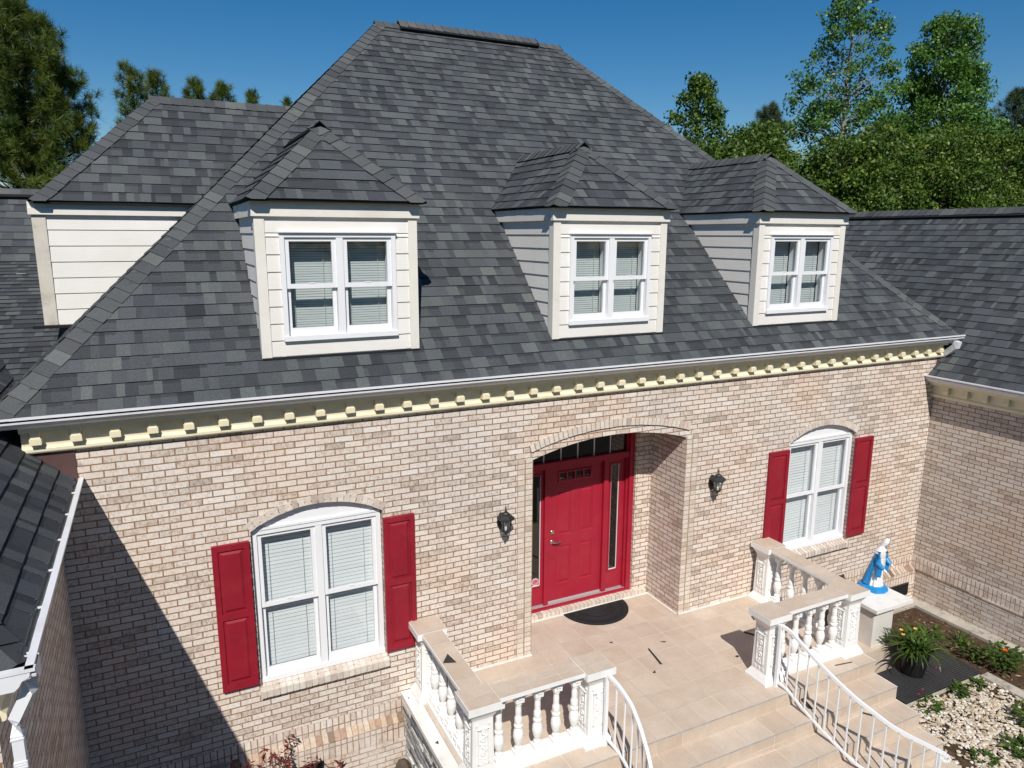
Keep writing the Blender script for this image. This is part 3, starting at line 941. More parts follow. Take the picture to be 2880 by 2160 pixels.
# right wing
WZ = WZ_R
rw = MB()
xr = 10.33; WRX, WRZ = 13.13, 5.735
sl_ = (WRZ-WZ)/(WRX-xr)
shingles(rw, [(xr,9.0,WZ), (xr,-7.2,WZ), (WRX,-7.2,WRZ), (WRX,9.0,WRZ)], (1,0,sl_), rs)
rw.face(((WRX,-7.2,WRZ), (15.9,-7.2,WZ), (15.9,9,WZ), (WRX,9,WRZ)), 0, 0.5)
rwo = rw.build('roof', [m_roof, m_butt], house)
rwc = MB()
caps(rwc, (WRX,-7.2,WRZ+0.03), (WRX,9.0,WRZ+0.03), (-sl_,0,1), (sl_,0,1), rs, wid=0.15, lift=0.02)
rwc.obox((WRX-0.12,0.9,WRZ-0.075), Vector((-0.68,0,0.73))*0.02, (0,8.1,0), Vector((-0.73,0,-0.68))*0.035, 1)
rwc.build('ridge_cap', [m_cap, m_butt], rwo)

# ---- windows
def sash_window(name, x0, x1, z0, z1, y, deep=0.0, casing=0.045, slat=0.028, bmat=None, tilt=0.30, seed=1, head=0.0):
    """twin double-hung unit; outer size x0..x1, z0..z1, casing front at y"""
    rnd = random.Random(seed)
    W = MB()
    c = casing; xm = (x0+x1)/2; mw = 0.035
    yb = y+0.095
    sillz = z0+0.05
    # casing and mullion
    W.box(x0, y, sillz, x0+c, yb, z1); W.box(x1-c, y, sillz, x1, yb, z1)
    W.box(x0+c, y+.001, z1-c, x1-c, yb, z1)
    W.box(x0-0.004, y-0.010, z0, x1+0.004, yb, sillz)
    W.box(xm-mw, y+0.004, sillz, xm+mw, yb, z1-c)
    zm = (z0+z1)/2 + 0.01
    panes = []
    for a, b in ((x0+c, xm-mw), (xm+mw, x1-c)):
        s = 0.045
        # upper sash (outer track)
        yu0, yu1 = y+0.022, y+0.052
        W.box(a, yu0, zm-0.022, a+s, yu1, z1-c); W.box(b-s, yu0, zm-0.022, b, yu1, z1-c)
        W.box(a+s, yu0, z1-c-0.04, b-s, yu1, z1-c)
        W.box(a+s, yu0, zm-0.022, b-s, yu1, zm+0.024)
        # lower sash (inner track)
        yl0, yl1 = y+0.056, y+0.086
        W.box(a+0.004, yl0, sillz, a+s, yl1, zm); W.box(b-s, yl0, sillz, b-0.004, yl1, zm)
        W.box(a+s, yl0, sillz, b-s, yl1, sillz+0.075)
        W.box((a+b)/2-0.02, yl0-0.006, sillz+0.02, (a+b)/2+0.02, yl0, sillz+0.028)
        panes.append((a+s, b-s, zm+0.024, z1-c-0.04, (yu0+yu1)/2))
        panes.append((a+s, b-s, sillz+0.075, zm-0.022, (yl0+yl1)/2))
        W.box((a+b)/2-0.03, yu0-0.004, zm+0.024, (a+b)/2+0.03, yu0+0.014, zm+0.034)
        # jamb stops behind the sashes
        W.box(a, yb-0.004, sillz, a+0.02, yb+0.09, z1-c); W.box(b-0.02, yb-0.004, sillz, b, yb+0.09, z1-c)
        W.box(a, yb-0.004, z1-c, b, yb+0.09, z1-c+0.01)
    o = W.build(name, m_trim, house, bevel=0.004)
    for (a, b, za, zb, yy) in panes:
        gl = MB()
        gl.face(((a-.004,yy,za-.004), (b+.004,yy,za-.004), (b+.004,yy,zb+.004), (a-.004,yy,zb+.004)))
        gl.build('pane', m_glass, o)
    for a, b in ((x0+c, xm-mw), (xm+mw, x1-c)):
        bl = MB()
        z = z1-c-0.05
        ybl = yb+(0.045 if slat > 0.035 else 0.115)
        bl.box(a+0.012, ybl-0.018, z, b-0.012, ybl+0.018, z+0.035)
        k = 0
        droop = rnd.uniform(-0.006, 0.006)
        while z > sillz+0.03:
            ang = tilt + rnd.uniform(-0.05, 0.05)
            cov = 0.445 if slat > 0.035 else 0.445
            dz = math.cos(ang)*slat*cov; dy = math.sin(ang)*slat*cov
            e = rnd.uniform(-0.0015, 0.0015) + droop*math.sin(k*0.3)
            bl.face(((a+0.014,ybl-dy,z-dz), (b-0.014,ybl-dy,z-dz+e), (b-0.014,ybl,z+e+dz*.1), (a+0.014,ybl,z+dz*.1)))
            bl.face(((a+0.014,ybl,z+dz*.1), (b-0.014,ybl,z+e+dz*.1), (b-0.014,ybl+dy,z+dz+e), (a+0.014,ybl+dy,z+dz)))
            z -= slat; k += 1
        for q in (0.2, 0.8):
            x = a+(b-a)*q
            bl.box(x-0.002, ybl-0.02, sillz+0.03, x+0.002, ybl-0.016, z1-c-0.05, 1)
        bl.build('blind', [bmat or m_blind, m_cord], o)
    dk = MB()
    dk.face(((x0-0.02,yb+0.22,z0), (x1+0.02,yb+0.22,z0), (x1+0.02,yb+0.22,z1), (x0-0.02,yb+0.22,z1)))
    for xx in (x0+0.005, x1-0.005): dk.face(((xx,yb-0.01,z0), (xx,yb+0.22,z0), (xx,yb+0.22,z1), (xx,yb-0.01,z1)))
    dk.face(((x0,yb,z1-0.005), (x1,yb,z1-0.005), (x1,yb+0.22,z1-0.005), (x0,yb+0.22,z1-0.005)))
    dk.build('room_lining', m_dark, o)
    return o

for op, sd_ in ((WL, 1), (WR, 2)):
    o = sash_window('window', op[0]+0.012, op[1]-0.012, op[2]+0.015, op[3]-0.02, 0.06, slat=0.0435, tilt=0.13, seed=sd_, casing=0.05)
    # curved head panel over the window, following the arch
    hp = MB(); n = 26
    xc2 = (op[0]+op[1])/2; hs2 = (op[1]-op[0])/2
    for i in range(n):
        xa = op[0]+(op[1]-op[0])*i/n; xb = op[0]+(op[1]-op[0])*(i+1)/n
        hp.face(((xa,0.072,op[3]-0.02), (xb,0.072,op[3]-0.02), (xb,0.072,arc_z(xb,xc2,hs2,op[3],op[4])), (xa,0.072,arc_z(xa,xc2,hs2,op[3],op[4]))))
    hp.box(op[0]+0.01, 0.052, op[3]-0.022, op[1]-0.01, 0.075, op[3]+0.004)
    hp.build('head_panel', m_trim, o)

# ---- shutters
def shutter(x0, x1, z0, z1):
    s = MB(); y0, y1 = -0.048, -0.006
    st_ = 0.055; zm = (z0+z1)/2 + 0.03
    s.box(x0, y0, z0, x0+st_, y1, z1); s.box(x1-st_, y0, z0, x1, y1, z1)
    for a, b in ((z0, z0+0.085), (zm-0.035, zm+0.035), (z1-0.06, z1)):
        s.box(x0+st_, y0, a, x1-st_, y1, b)
    for a, b in ((z0+0.085, zm-0.035), (zm+0.035, z1-0.06)):
        xa, xb = x0+st_, x1-st_
        yb_ = y0+0.016; yt = y0+0.003; i = 0.018; j = 0.042
        s.face(((xa,yb_,a), (xb,yb_,a), (xb,yb_,b), (xa,yb_,b)))
        A = [(xa+i,yb_-.0005,a+i), (xb-i,yb_-.0005,a+i), (xb-i,yb_-.0005,b-i), (xa+i,yb_-.0005,b-i)]
        B = [(xa+j,yt,a+j), (xb-j,yt,a+j), (xb-j,yt,b-j), (xa+j,yt,b-j)]
        s.face(B)
        for q in range(4):
            r = (q+1) % 4
            s.face((A[q], A[r], B[r], B[q]))
    return s.build('shutter', m_red, house, bevel=0.004)
for x0, x1 in ((-0.574,-0.215), (1.191,1.551), (6.943,7.323), (8.743,9.125)):
    shutter(x0, x1, 0.57, 2.194)

# ---- front door unit
fr = MB()
yd = 0.90
fr.box(DXA, 0.80, 0.085, DXA+0.075, 0.95, 2.86); fr.box(DXB-0.075, 0.80, 0.085, DXB, 0.95, 2.86)
fr.box(DXA+0.075, 0.845, 0.10, DXA+0.105, 0.95, 2.86); fr.box(DXB-0.105, 0.845, 0.10, DXB-0.075, 0.95, 2.86)
fr.box(DXA+0.075, 0.82, 2.145, DXB-0.075, 0.95, 2.23)
fr.box(DXA+0.075, 0.82, 2.80, DXB-0.075, 0.95, 2.90)
for xm in (3.755, 4.72):
    fr.box(xm-0.035, 0.85, 0.10, xm+0.035, 0.95, 2.145)
fr.box(DXA, 0.79, 0.078, DXB, 0.83, 0.105)
fr.build('door_frame', m_door, house, bevel=0.004)
th = MB()
th.face(((DXA+0.075,0.83,0.108), (DXB-0.075,0.83,0.108), (DXB-0.075,0.925,0.125), (DXA+0.075,0.925,0.125)))
th.box(3.79, 0.893, 0.118, 4.685, 0.905, 0.135)
th.build('threshold', m_thr, house)
dr = MB()
dx0, dx1 = 3.792, 4.686
def door_with_panels():
    zt, zb = 2.140, 0.128
    # front face as a grid with holes for panels and the small glazed light
    holes = [(3.955,4.492,1.915,2.055,'g'), (3.945,4.172,1.121,1.77,'p'), (4.316,4.533,1.121,1.77,'p'), (3.945,4.18,0.38,0.945,'p'), (4.316,4.543,0.38,0.945,'p')]
    xs = sorted({dx0, dx1} | {h[0] for h in holes} | {h[1] for h in holes})
    zs = sorted({zb, zt} | {h[2] for h in holes} | {h[3] for h in holes})
    for a, b in zip(xs, xs[1:]):
        for c, d in zip(zs, zs[1:]):
            mx, mz = (a+b)/2, (c+d)/2
            if any(h[0] < mx < h[1] and h[2] < mz < h[3] for h in holes): continue
            dr.face(((a,yd,c), (b,yd,c), (b,yd,d), (a,yd,d)))
    for h in holes:
        a, b, c, d, k = h
        o4 = [(a,yd,c), (b,yd,c), (b,yd,d), (a,yd,d)]
        def ring(i, y): return [(a+i,y,c+i), (b-i,y,c+i), (b-i,y,d-i), (a+i,y,d-i)]
        seq = [(0, yd), (0.008, yd+0.010), (0.024, yd+0.010), (0.042, yd+0.001)] if k == 'p' else [(0, yd-0.012), (0.018, yd-0.012), (0.022, yd+0.012)]
        if k == 'g':
            for q in range(4):
                r = (q+1) % 4
                dr.face((ring(-0.012, yd)[q], ring(-0.012, yd)[r], ring(0, yd-0.012)[r], ring(0, yd-0.012)[q]))
        for (i0, y0), (i1, y1) in zip(seq, seq[1:]):
            A, B = ring(i0, y0), ring(i1, y1)
            for q in range(4):
                r = (q+1) % 4
                dr.face((A[q], A[r], B[r], B[q]))
        if k == 'p': dr.face(ring(0.042, yd+0.001))
        else:
            w_ = (b-a)/4
            for q in (1, 2, 3): dr.box(a+q*w_-0.011, yd-0.012, c+0.018, a+q*w_+0.011, yd+0.012, d-0.018)
    dr.box(dx0, yd+0.04, zb, dx1, yd+0.045, zt)
door_with_panels()
door = dr.build('door', m_door, house)
gw = MB()
gw.face(((3.96,yd+0.008,1.92), (4.49,yd+0.008,1.92), (4.49,yd+0.008,2.05), (3.96,yd+0.008,2.05)))
gw.build('door_light', m_dglass, door)
hdl = MB()
hdl.lathe([(0.030,0), (0.030,0.006), (0.024,0.012), (0.006,0.012)], (0,0,0), 16)
hv = [Vector(v) for v in hdl.v]
def disc(mb, x, z, prof, n=18):
    rings = [[(x+r*math.cos(2*math.pi*j/n), yd-q, z+r*math.sin(2*math.pi*j/n)) for j in range(n)] for r, q in prof]
    mb.loft(rings)
kn = MB()
disc(kn, 3.865, 1.040, [(0.030,0.0), (0.030,0.008), (0.022,0.014), (0.012,0.016), (0.011,0.045)])
kn.tube([(3.865,yd-0.045,1.040), (3.885,yd-0.050,1.040), (3.915,yd-0.050,1.030), (3.95,yd-0.050,1.030), (3.985,yd-0.046,1.045)], [0.012,0.012,0.010,0.009,0.008], n=8)
kn.build('handle', m_steel, door, smooth=True)
kb = MB()
disc(kb, 3.865, 1.185, [(0.031,0.0), (0.030,0.012), (0.022,0.018), (0.020,0.030), (0.004,0.031)])
kb.build('deadbolt', m_steel, door, smooth=True)
for nm, xa, xb, ga, gb in (('sidelight', DXA+0.105, 3.72, 3.475, 3.672), ('sidelight', 4.755, DXB-0.105, 4.822, 4.957)):
    sdl = MB(); y0 = yd-0.01
    sdl.box(xa, y0, 0.128, xb, y0+0.05, 0.42); sdl.box(xa, y0, 2.045, xb, y0+0.05, 2.145)
    sdl.box(xa, y0, 0.42, ga, y0+0.05, 2.045); sdl.box(gb, y0, 0.42, xb, y0+0.05, 2.045)
    for p_, q_ in ((ga-0.022, ga), (gb, gb+0.022)): sdl.box(p_, y0-0.010, 0.398, q_, y0, 2.067)
    sdl.box(ga, y0-0.010, 0.398, gb, y0, 0.42); sdl.box(ga, y0-0.010, 2.045, gb, y0, 2.067)
    so_ = sdl.build(nm, m_door, house)
    p2 = MB(); p2.face(((ga,y0+0.012,0.42), (gb,y0+0.012,0.42), (gb,y0+0.012,2.045), (ga,y0+0.012,2.045)))
    p2.build('pane', m_dglass, so_)
    be = MB()
    for p_ in (ga+0.003, gb-0.003): be.box(p_-0.004, y0-0.003, 0.42, p_+0.004, y0+0.011, 2.045)
    be.box(ga, y0-0.003, 0.42, gb, y0+0.011, 0.428)
    be.build('glazing_bead', m_trim, so_)
tr = MB()
tr.face(((DXA+0.09,0.885,2.22), (DXB-0.09,0.885,2.22), (DXB-0.09,0.885,2.82), (DXA+0.09,0.885,2.82)))
tro = tr.build('transom', m_dglass, house)
for i in range(1, 6):
    mu = MB(); x = DXA+0.105 + (DXB-DXA-0.21)*i/6
    mu.box(x-0.008, 0.874, 2.23, x+0.008, 0.884, 2.80)
    mu.build('muntin', m_trim, tro)
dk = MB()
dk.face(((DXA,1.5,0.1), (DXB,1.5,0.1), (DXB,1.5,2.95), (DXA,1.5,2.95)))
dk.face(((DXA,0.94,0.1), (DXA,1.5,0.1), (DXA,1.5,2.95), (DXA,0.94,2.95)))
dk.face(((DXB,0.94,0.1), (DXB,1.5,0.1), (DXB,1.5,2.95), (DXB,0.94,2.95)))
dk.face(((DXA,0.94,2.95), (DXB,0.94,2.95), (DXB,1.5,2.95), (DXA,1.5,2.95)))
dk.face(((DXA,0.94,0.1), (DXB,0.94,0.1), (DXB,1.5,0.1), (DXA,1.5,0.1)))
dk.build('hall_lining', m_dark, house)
# rowlock door sill
ds_ = MB(); x = DXA-0.0
x = a+0.01
while x < b-0.05:
    xe = min(x+0.0677, b-0.005)
    t = rb.random(); j = rb.uniform(-.003,.003)
    ds_.box(x, 0.70+j, 0.0, xe-0.009, 0.83, 0.077+j, 0, t)
    ds_.box(xe-0.009, 0.706, 0.0, xe, 0.83, 0.070, 1)
    x = xe
ds_.build('door_sill', [m_bt, m_mort], house)
# mortar fillet along the foot of the wall on the porch
mf = MB()
for x0, x1, y in ((1.75, 3.078, 0.0), (5.421, 6.72, 0.0)):
    mf.face(((x0,y-0.035,0.004), (x1,y-0.035,0.004), (x1,y-0.003,0.022), (x0,y-0.003,0.022)))
mf.face(((a,0.668,0.004), (b,0.668,0.004), (b,0.699,0.02), (a,0.699,0.02)))
mf.face(((b-0.03,0,0.004), (b-0.003,0,0.02), (b-0.003,0.70,0.02), (b-0.03,0.70,0.004)))
mf.build('mortar_fillet', m_grout, house)
# foundation vents
for x0, x1 in ((-0.02, 0.40), (9.55, 10.33)):
    vt = MB()
    vt.box(x0, -0.090, -0.76, x1, -0.084, -0.54, 0)
    x = x0+0.02
    while x < x1-0.01:
        vt.box(x, -0.104, -0.745, x+0.012, -0.090, -0.555, 1)
        x += 0.030
    vt.box(x0, -0.106, -0.555, x1, -0.088, -0.54, 1); vt.box(x0, -0.106, -0.76, x1, -0.088, -0.745, 1)
    vt.build('foundation_vent', [m_butt, m_black], house)

# ---- dormers
def lap(mb, p0, p1, n, z0, z1, t=0.5):
    """one lap board between horizontal points p0,p1 with outward normal n"""
    n = Vector(n); lo = 0.014
    A = Vector((p0[0],p0[1],z0)); B = Vector((p1[0],p1[1],z0)); C = Vector((p1[2] if len(p1) > 2 else p1[0], p1[3] if len(p1) > 3 else p1[1], z1)); D = Vector((p0[0],p0[1],z1))
    mb.face((A+n*lo, B+n*lo, C+n*0.003, D+n*0.003))
    mb.face((A, B, B+n*lo, A+n*lo))
def dormer(x0, w_, pkz, seed):
    rnd = random.Random(seed)
    y = 0.131; zb = RZ(y)+0.0; zt = 5.44; x1 = x0+w_
    wx0, wx1, wz0, wz1 = x0+0.207, x1-0.222, 4.205, 5.285
    body = MB()
    e = 0.172
    n = (0,-1,0)
    lap(body, (x0,y), (x1,y), n, zb-0.02, wz0+0.01)
    z = wz0+0.01
    while z < wz1-0.03:
        z2 = min(z+e, wz1)
        lap(body, (x0,y), (wx0+0.01,y), n, z, z2); lap(body, (wx1-0.01,y), (x1,y), n, z, z2)
        z = z2
    lap(body, (x0,y), (x1,y), n, wz1, zt+0.02)
    # sides run back into the roof
    for xx, nn in ((x0, (-1,0,0)), (x1, (1,0,0))):
        z = zb-0.05
        while z < zt:
            z2 = min(z+0.16, zt+0.02)
            N = Vector(nn)
            A = Vector((xx,y,z)); B = Vector((xx,RYZ(z)+0.12,z)); C = Vector((xx,RYZ(z2)+0.12,z2)); D = Vector((xx,y,z2))
            body.face((A+N*0.014, B+N*0.014, C+N*0.003, D+N*0.003)); body.face((A, B, B+N*0.014, A+N*0.014))
            z = z2
    d = body.build('dormer', m_siding, house)
    for xa, xb, xo in ((x0-0.018, x0+0.075, -1), (x1-0.075, x1+0.018, 1)):
        cb = MB()
        cb.box(xa, y-0.022, zb-0.03, xb, y+0.0, zt)
        cb.box(x0-0.022 if xo < 0 else x1, y-0.0215, zb-0.03, x0 if xo < 0 else x1+0.022, y+0.085, zt)
        cb.build('corner_board', m_trimc, d)
    fa = MB()
    yf = y-0.045
    yr = RYZ(zt)+0.2
    fa.box(x0-0.045, yf, zt, x1+0.045, y+0.05, zt+0.15)
    fa.box(x0-0.045, y+0.05, zt, x0+0.02, yr, zt+0.15); fa.box(x1-0.02, y+0.05, zt, x1+0.045, yr, zt+0.15)
    fa.build('fascia', m_trimc, d)
    # hipped roof
    ez = zt+0.16; ov = 0.075
    xl, xr_ = x0-ov, x1+ov; yl = y-ov-0.045
    xc_ = (x0+x1)/2; hw2 = (xr_-xl)/2
    pz = pkz; py = yl+hw2
    yr0 = RYZ(ez)+0.25; yr1 = RYZ(pz)+0.25
    rf = MB()
    shingles(rf, [(xl,yl,ez), (xr_,yl,ez), (xc_,py,pz)], (0,1,1), rnd)
    shingles(rf, [(xl,yl,ez), (xc_,py,pz), (xc_,yr1,pz), (xl,yr0,ez)], (1,0,1), rnd)
    shingles(rf, [(xr_,yl,ez), (xr_,yr0,ez), (xc_,yr1,pz), (xc_,py,pz)], (-1,0,1), rnd)
    rf.box(xl+0.01, yl+0.01, ez-0.018, xr_-0.01, yr0, ez-0.004, 1)
    rf.build('dormer_roof', [m_roof, m_butt], d)
    cp = MB()
    k = (pz-ez)/hw2
    nf = (0,-k,1); nl = (-k,0,1); nr = (k,0,1)
    caps(cp, (xl-0.01,yl-0.01,ez), (xc_,py,pz), nf, nl, rnd, wid=0.15)
    caps(cp, (xr_+0.01,yl-0.01,ez), (xc_,py,pz), nf, nr, rnd, wid=0.15)
    caps(cp, (xc_,py-0.08,pz+0.012), (xc_,RYZ(pz)+0.06,pz+0.012), nl, nr, rnd, wid=0.15)
    cp.build('hip_cap', [m_cap, m_butt], d)
    # step flashing line along the foot
    ff = MB()
    ff.box(x0-0.02, y-0.035, RZ(y-0.035)-0.01, x1+0.02, y-0.015, RZ(y-0.015)+0.010)
    ff.build('apron_flashing', m_butt, d)
    o = sash_window('dormer_window', wx0, wx1, wz0, wz1, y-0.035, slat=0.026, bmat=m_blindd, tilt=0.16, seed=seed)
    cap_ = MB(); cap_.box(wx0-0.01, y-0.06, wz1, wx1+0.01, y, wz1+0.012); cap_.build('drip_cap', m_trim, o)
    return d
dormer(0.075, 1.61, 6.43, 21)
dormer(3.401, 1.595, 6.40, 22)
dormer(6.589, 1.62, 6.43, 23)

# wide side dormer behind the left hip
sb = MB(); ys = 3.60; sx0 = -2.15; szt = 5.49
z = 3.7
while z < szt:
    z2 = min(z+0.202, szt+0.01)
    lap(sb, (sx0,ys), (1.6,ys), (0,-1,0), z, z2)
    A = Vector((sx0,ys,z)); N = Vector((-1,0,0))
    sb.face((A+N*.014, Vector((sx0,7.2,z))+N*.014, Vector((sx0,7.2,z2))+N*.003, Vector((sx0,ys,z2))+N*.003))
    z = z2
sdo = sb.build('dormer', m_siding, house)
cb = MB()
cb.box(sx0-0.022, ys-0.026, 4.09, sx0+0.13, ys, szt); cb.box(sx0-0.022, ys-0.0255, 4.09, sx0, ys+0.14, szt)
cb.build('corner_board', paint('stained_board', (0.60,0.56,0.49,1), 0.7, 0.1, 4, dirt=(0.28,0.23,0.16,1), dirtamt=0.7, dscale=3.5), sdo)
fa = MB(); fa.box(sx0-0.05, ys-0.06, szt+0.01, 1.6, ys, szt+0.09); fa.box(sx0-0.05, ys-0.045, szt+0.09, 1.6, ys, szt+0.17)
fa.box(sx0-0.05, ys, szt+0.01, sx0, 7.2, szt+0.17)
fa.build('fascia', m_trimc, sdo)
sr = MB()
ex, ey, ez = sx0+0.02, ys-0.135, szt+0.175
ph = 1.57
px, py, pz = ex+ph*0.94, ey+ph*1.02, ez+ph
shingles(sr, [(ex,ey,ez), (2.3,ey,ez), (2.3,py,pz), (px,py,pz)], (0,1,1), rs, e=0.178)
shingles(sr, [(ex,ey,ez), (px,py,pz), (ex,2*py-ey,ez)], (1,0,1), rs)
sr.face(((ex,2*py-ey,ez), (px,py,pz), (2.3,py,pz), (2.3,2*py-ey,ez)), 0, .5)
sr.box(ex+0.01, ey+0.01, ez-0.03, 1.6, ys+0.05, ez-0.004, 1)
sr.build('dormer_roof', [m_roof, m_butt], sdo)
cp = MB()
caps(cp, (ex-0.02,ey-0.02,ez), (px,py,pz), (0,-1,1), (-1,0,1), rs, wid=0.16)
caps(cp, (px-0.05,py,pz+0.01), (1.6,py,pz+0.01), (0,-1,1), (0,1,1), rs, wid=0.16)
cp.build('hip_cap', [m_cap, m_butt], sdo)
ff = MB(); ff.box(sx0-0.14, ys-0.14, 4.075, -1.72, ys-0.002, 4.105); ff.build('apron_flashing', m_butt, sdo)
# ------------------------------------------------------------------ porch with steps
porch = empty('porch', (4.2, -1.0, GZ), 'raised porch with beige tile floor and tiled steps in front of the red door', 'porch')
PX0, PX1, PY = 1.42, 6.95, -2.02
fl = MB()
fl.face(((PX0+0.08,PY,0), (PX1,PY,0), (PX1,0.0,0), (PX0+0.08,0.0,0)))
fl.face(((3.078,0.0,0.0), (5.421,0.0,0.0), (5.421,0.80,0.0), (3.078,0.80,0.0)))
fl.build('floor', m_tile, porch)
for k in range(6):
    z1 = -0.17*k; z0 = z1-0.17; yf = PY-0.32*k
    sp = MB()
    x0 = PX0+0.03
    # riser, tread below and the closed end
    sp.face(((x0,yf,z0), (PX1,yf,z0), (PX1,yf,z1), (x0,yf,z1)))
    if k < 5:
        sp.face(((x0,yf-0.32,z0), (PX1,yf-0.32,z0), (PX1,yf,z0), (x0,yf,z0)))
    sp.face(((PX1,yf,GZ), (PX1,0.0 if k == 0 else yf+0.32,GZ), (PX1,0.0 if k == 0 else yf+0.32,z1), (PX1,yf,z1)))
    sp.face(((x0,yf,GZ), (x0,yf,z1), (x0,yf+0.32,z1), (x0,yf+0.32,GZ)))
    s = sp.build('step', m_tile, porch)
    ns = MB()
    ns.box(x0, yf-0.005, z1-0.006, PX1+0.004, yf+0.004, z1+0.002)
    ns.build('nosing', m_nose, s)
    if k < 6:
        ed = MB()
        ed.box(PX1-0.012, yf, z1-0.002, PX1+0.006, 0.0 if k == 0 else yf+0.32, z1+0.004)
        ed.build('edge_trim', m_grout, s)
# grey ledger stone veneer on the left side of the porch
sv = MB(); r4 = random.Random(9)
z = -0.06
while z > -1.0:
    h = r4.choice((0.028, 0.035, 0.045, 0.055))
    y = 0.0
    while y > -2.05:
        L = r4.uniform(0.10, 0.32)
        d = r4.uniform(0.0, 0.025)
        sv.box(PX0-0.045-d, max(y-L, -2.05)+0.002, z-h+0.002, PX0+0.02, y-0.002, z, 0, r4.random())
        y -= L
    z -= h
sv.build('stone_veneer', m_stone, porch)
lc = MB(); lc.box(PX0-0.075, -2.03, -0.06, PX0+0.08, -0.005, -0.006)
lc.build('ledge', m_marble, porch, bevel=0.004)

# ------------------------------------------------------------------ balustrades
CAPZ = 0.885
def bal_profile():
    return [(0.050,0.125), (0.050,0.150), (0.034,0.158), (0.040,0.175), (0.040,0.185), (0.026,0.20), (0.030,0.215), (0.043,0.25), (0.053,0.295), (0.055,0.32), (0.050,0.36), (0.038,0.395),
            (0.030,0.41), (0.044,0.415), (0.047,0.43), (0.042,0.445), (0.037,0.45), (0.041,0.48), (0.040,0.515), (0.034,0.53), (0.031,0.545), (0.032,0.60), (0.028,0.655), (0.036,0.665), (0.038,0.70), (0.038,0.72)]
def relief(mb, c, u, n, z0, z1):
    """raised scrolls inside a sunk rectangular frame on a post face"""
    c = Vector(c); u = Vector(u); n = Vector(n); up = Vector((0,0,1))
    hw = 0.052
    for s in (-1, 1):
        mb.obox(c + u*(s*hw) + up*((z0+z1)/2) + n*0.004, u*0.007, n*0.008, up*((z1-z0)/2))
    for z in (z0, z1):
        mb.obox(c + up*z + n*0.004, u*(hw+0.007), n*0.008, up*0.007)
    k = 5
    for i in range(k):
        z = z0+(z1-z0)*(i+0.5)/k
        s = (-1)**i
        ring = []
        for rad, q in ((0.030,0.0), (0.026,0.012), (0.015,0.014), (0.010,0.006)):
            ring.append([c + u*(s*0.006 + rad*math.cos(a)) + up*(z + rad*1.1*math.sin(a)) + n*q for a in [2*math.pi*j/10 for j in range(10)]])
        mb.loft(ring, caps=True)
        mb.obox(c + u*(-s*0.028) + up*(z+0.03) + n*0.005, u*0.012, n*0.007, up*0.007)
    for s in (-1, 0, 1):
        mb.obox(c + u*(s*0.06) + up*(z0-0.055) + n*0.004, u*0.012, n*0.007, up*0.016)
    for s in (-1, 1):
        mb.obox(c + u*(s*0.065) + up*(z1+0.05) + n*0.004, u*0.009, n*0.006, up*0.009)
def post(root, x, y, capw=0.175):
    p = MB()
    def sq(r, z): return [Vector((x-r,y-r,z)), Vector((x+r,y-r,z)), Vector((x+r,y+r,z)), Vector((x-r,y+r,z))]
    p.loft([sq(0.172,0.0), sq(0.172,0.025), sq(0.160,0.045), sq(0.125,0.105), sq(0.118,0.115), sq(0.108,0.70), sq(0.112,0.715), sq(0.125,0.74), sq(0.150,0.79), sq(0.150,0.81)])
    for u, n in (((1,0,0),(0,-1,0)), ((0,1,0),(-1,0,0)), ((0,-1,0),(1,0,0)), ((-1,0,0),(0,1,0))):
        relief(p, (x+n[0]*0.112, y+n[1]*0.112, 0), u, n, 0.22, 0.60)
    o = p.build('post', m_white, root)
    c = MB()
    c.box(x-capw, y-capw, 0.805, x+capw, y+capw, CAPZ-0.004)
    co = c.build('cap', m_white, o, bevel=0.012)
    t = MB(); t.face(((x-capw+.006,y-capw+.006,CAPZ), (x+capw-.006,y-capw+.006,CAPZ), (x+capw-.006,y+capw-.006,CAPZ), (x-capw+.006,y+capw-.006,CAPZ)))
    t.build('cap_tile', m_tile, o)
    return o
BALM = MB(); BALM.lathe(bal_profile(), (0,0,0), 16)
BALM.box(-0.055,-0.055,0.10,0.055,0.055,0.145)
BALM.box(-0.046,-0.046,0.70,0.046,0.046,0.735)
bal_mesh = None
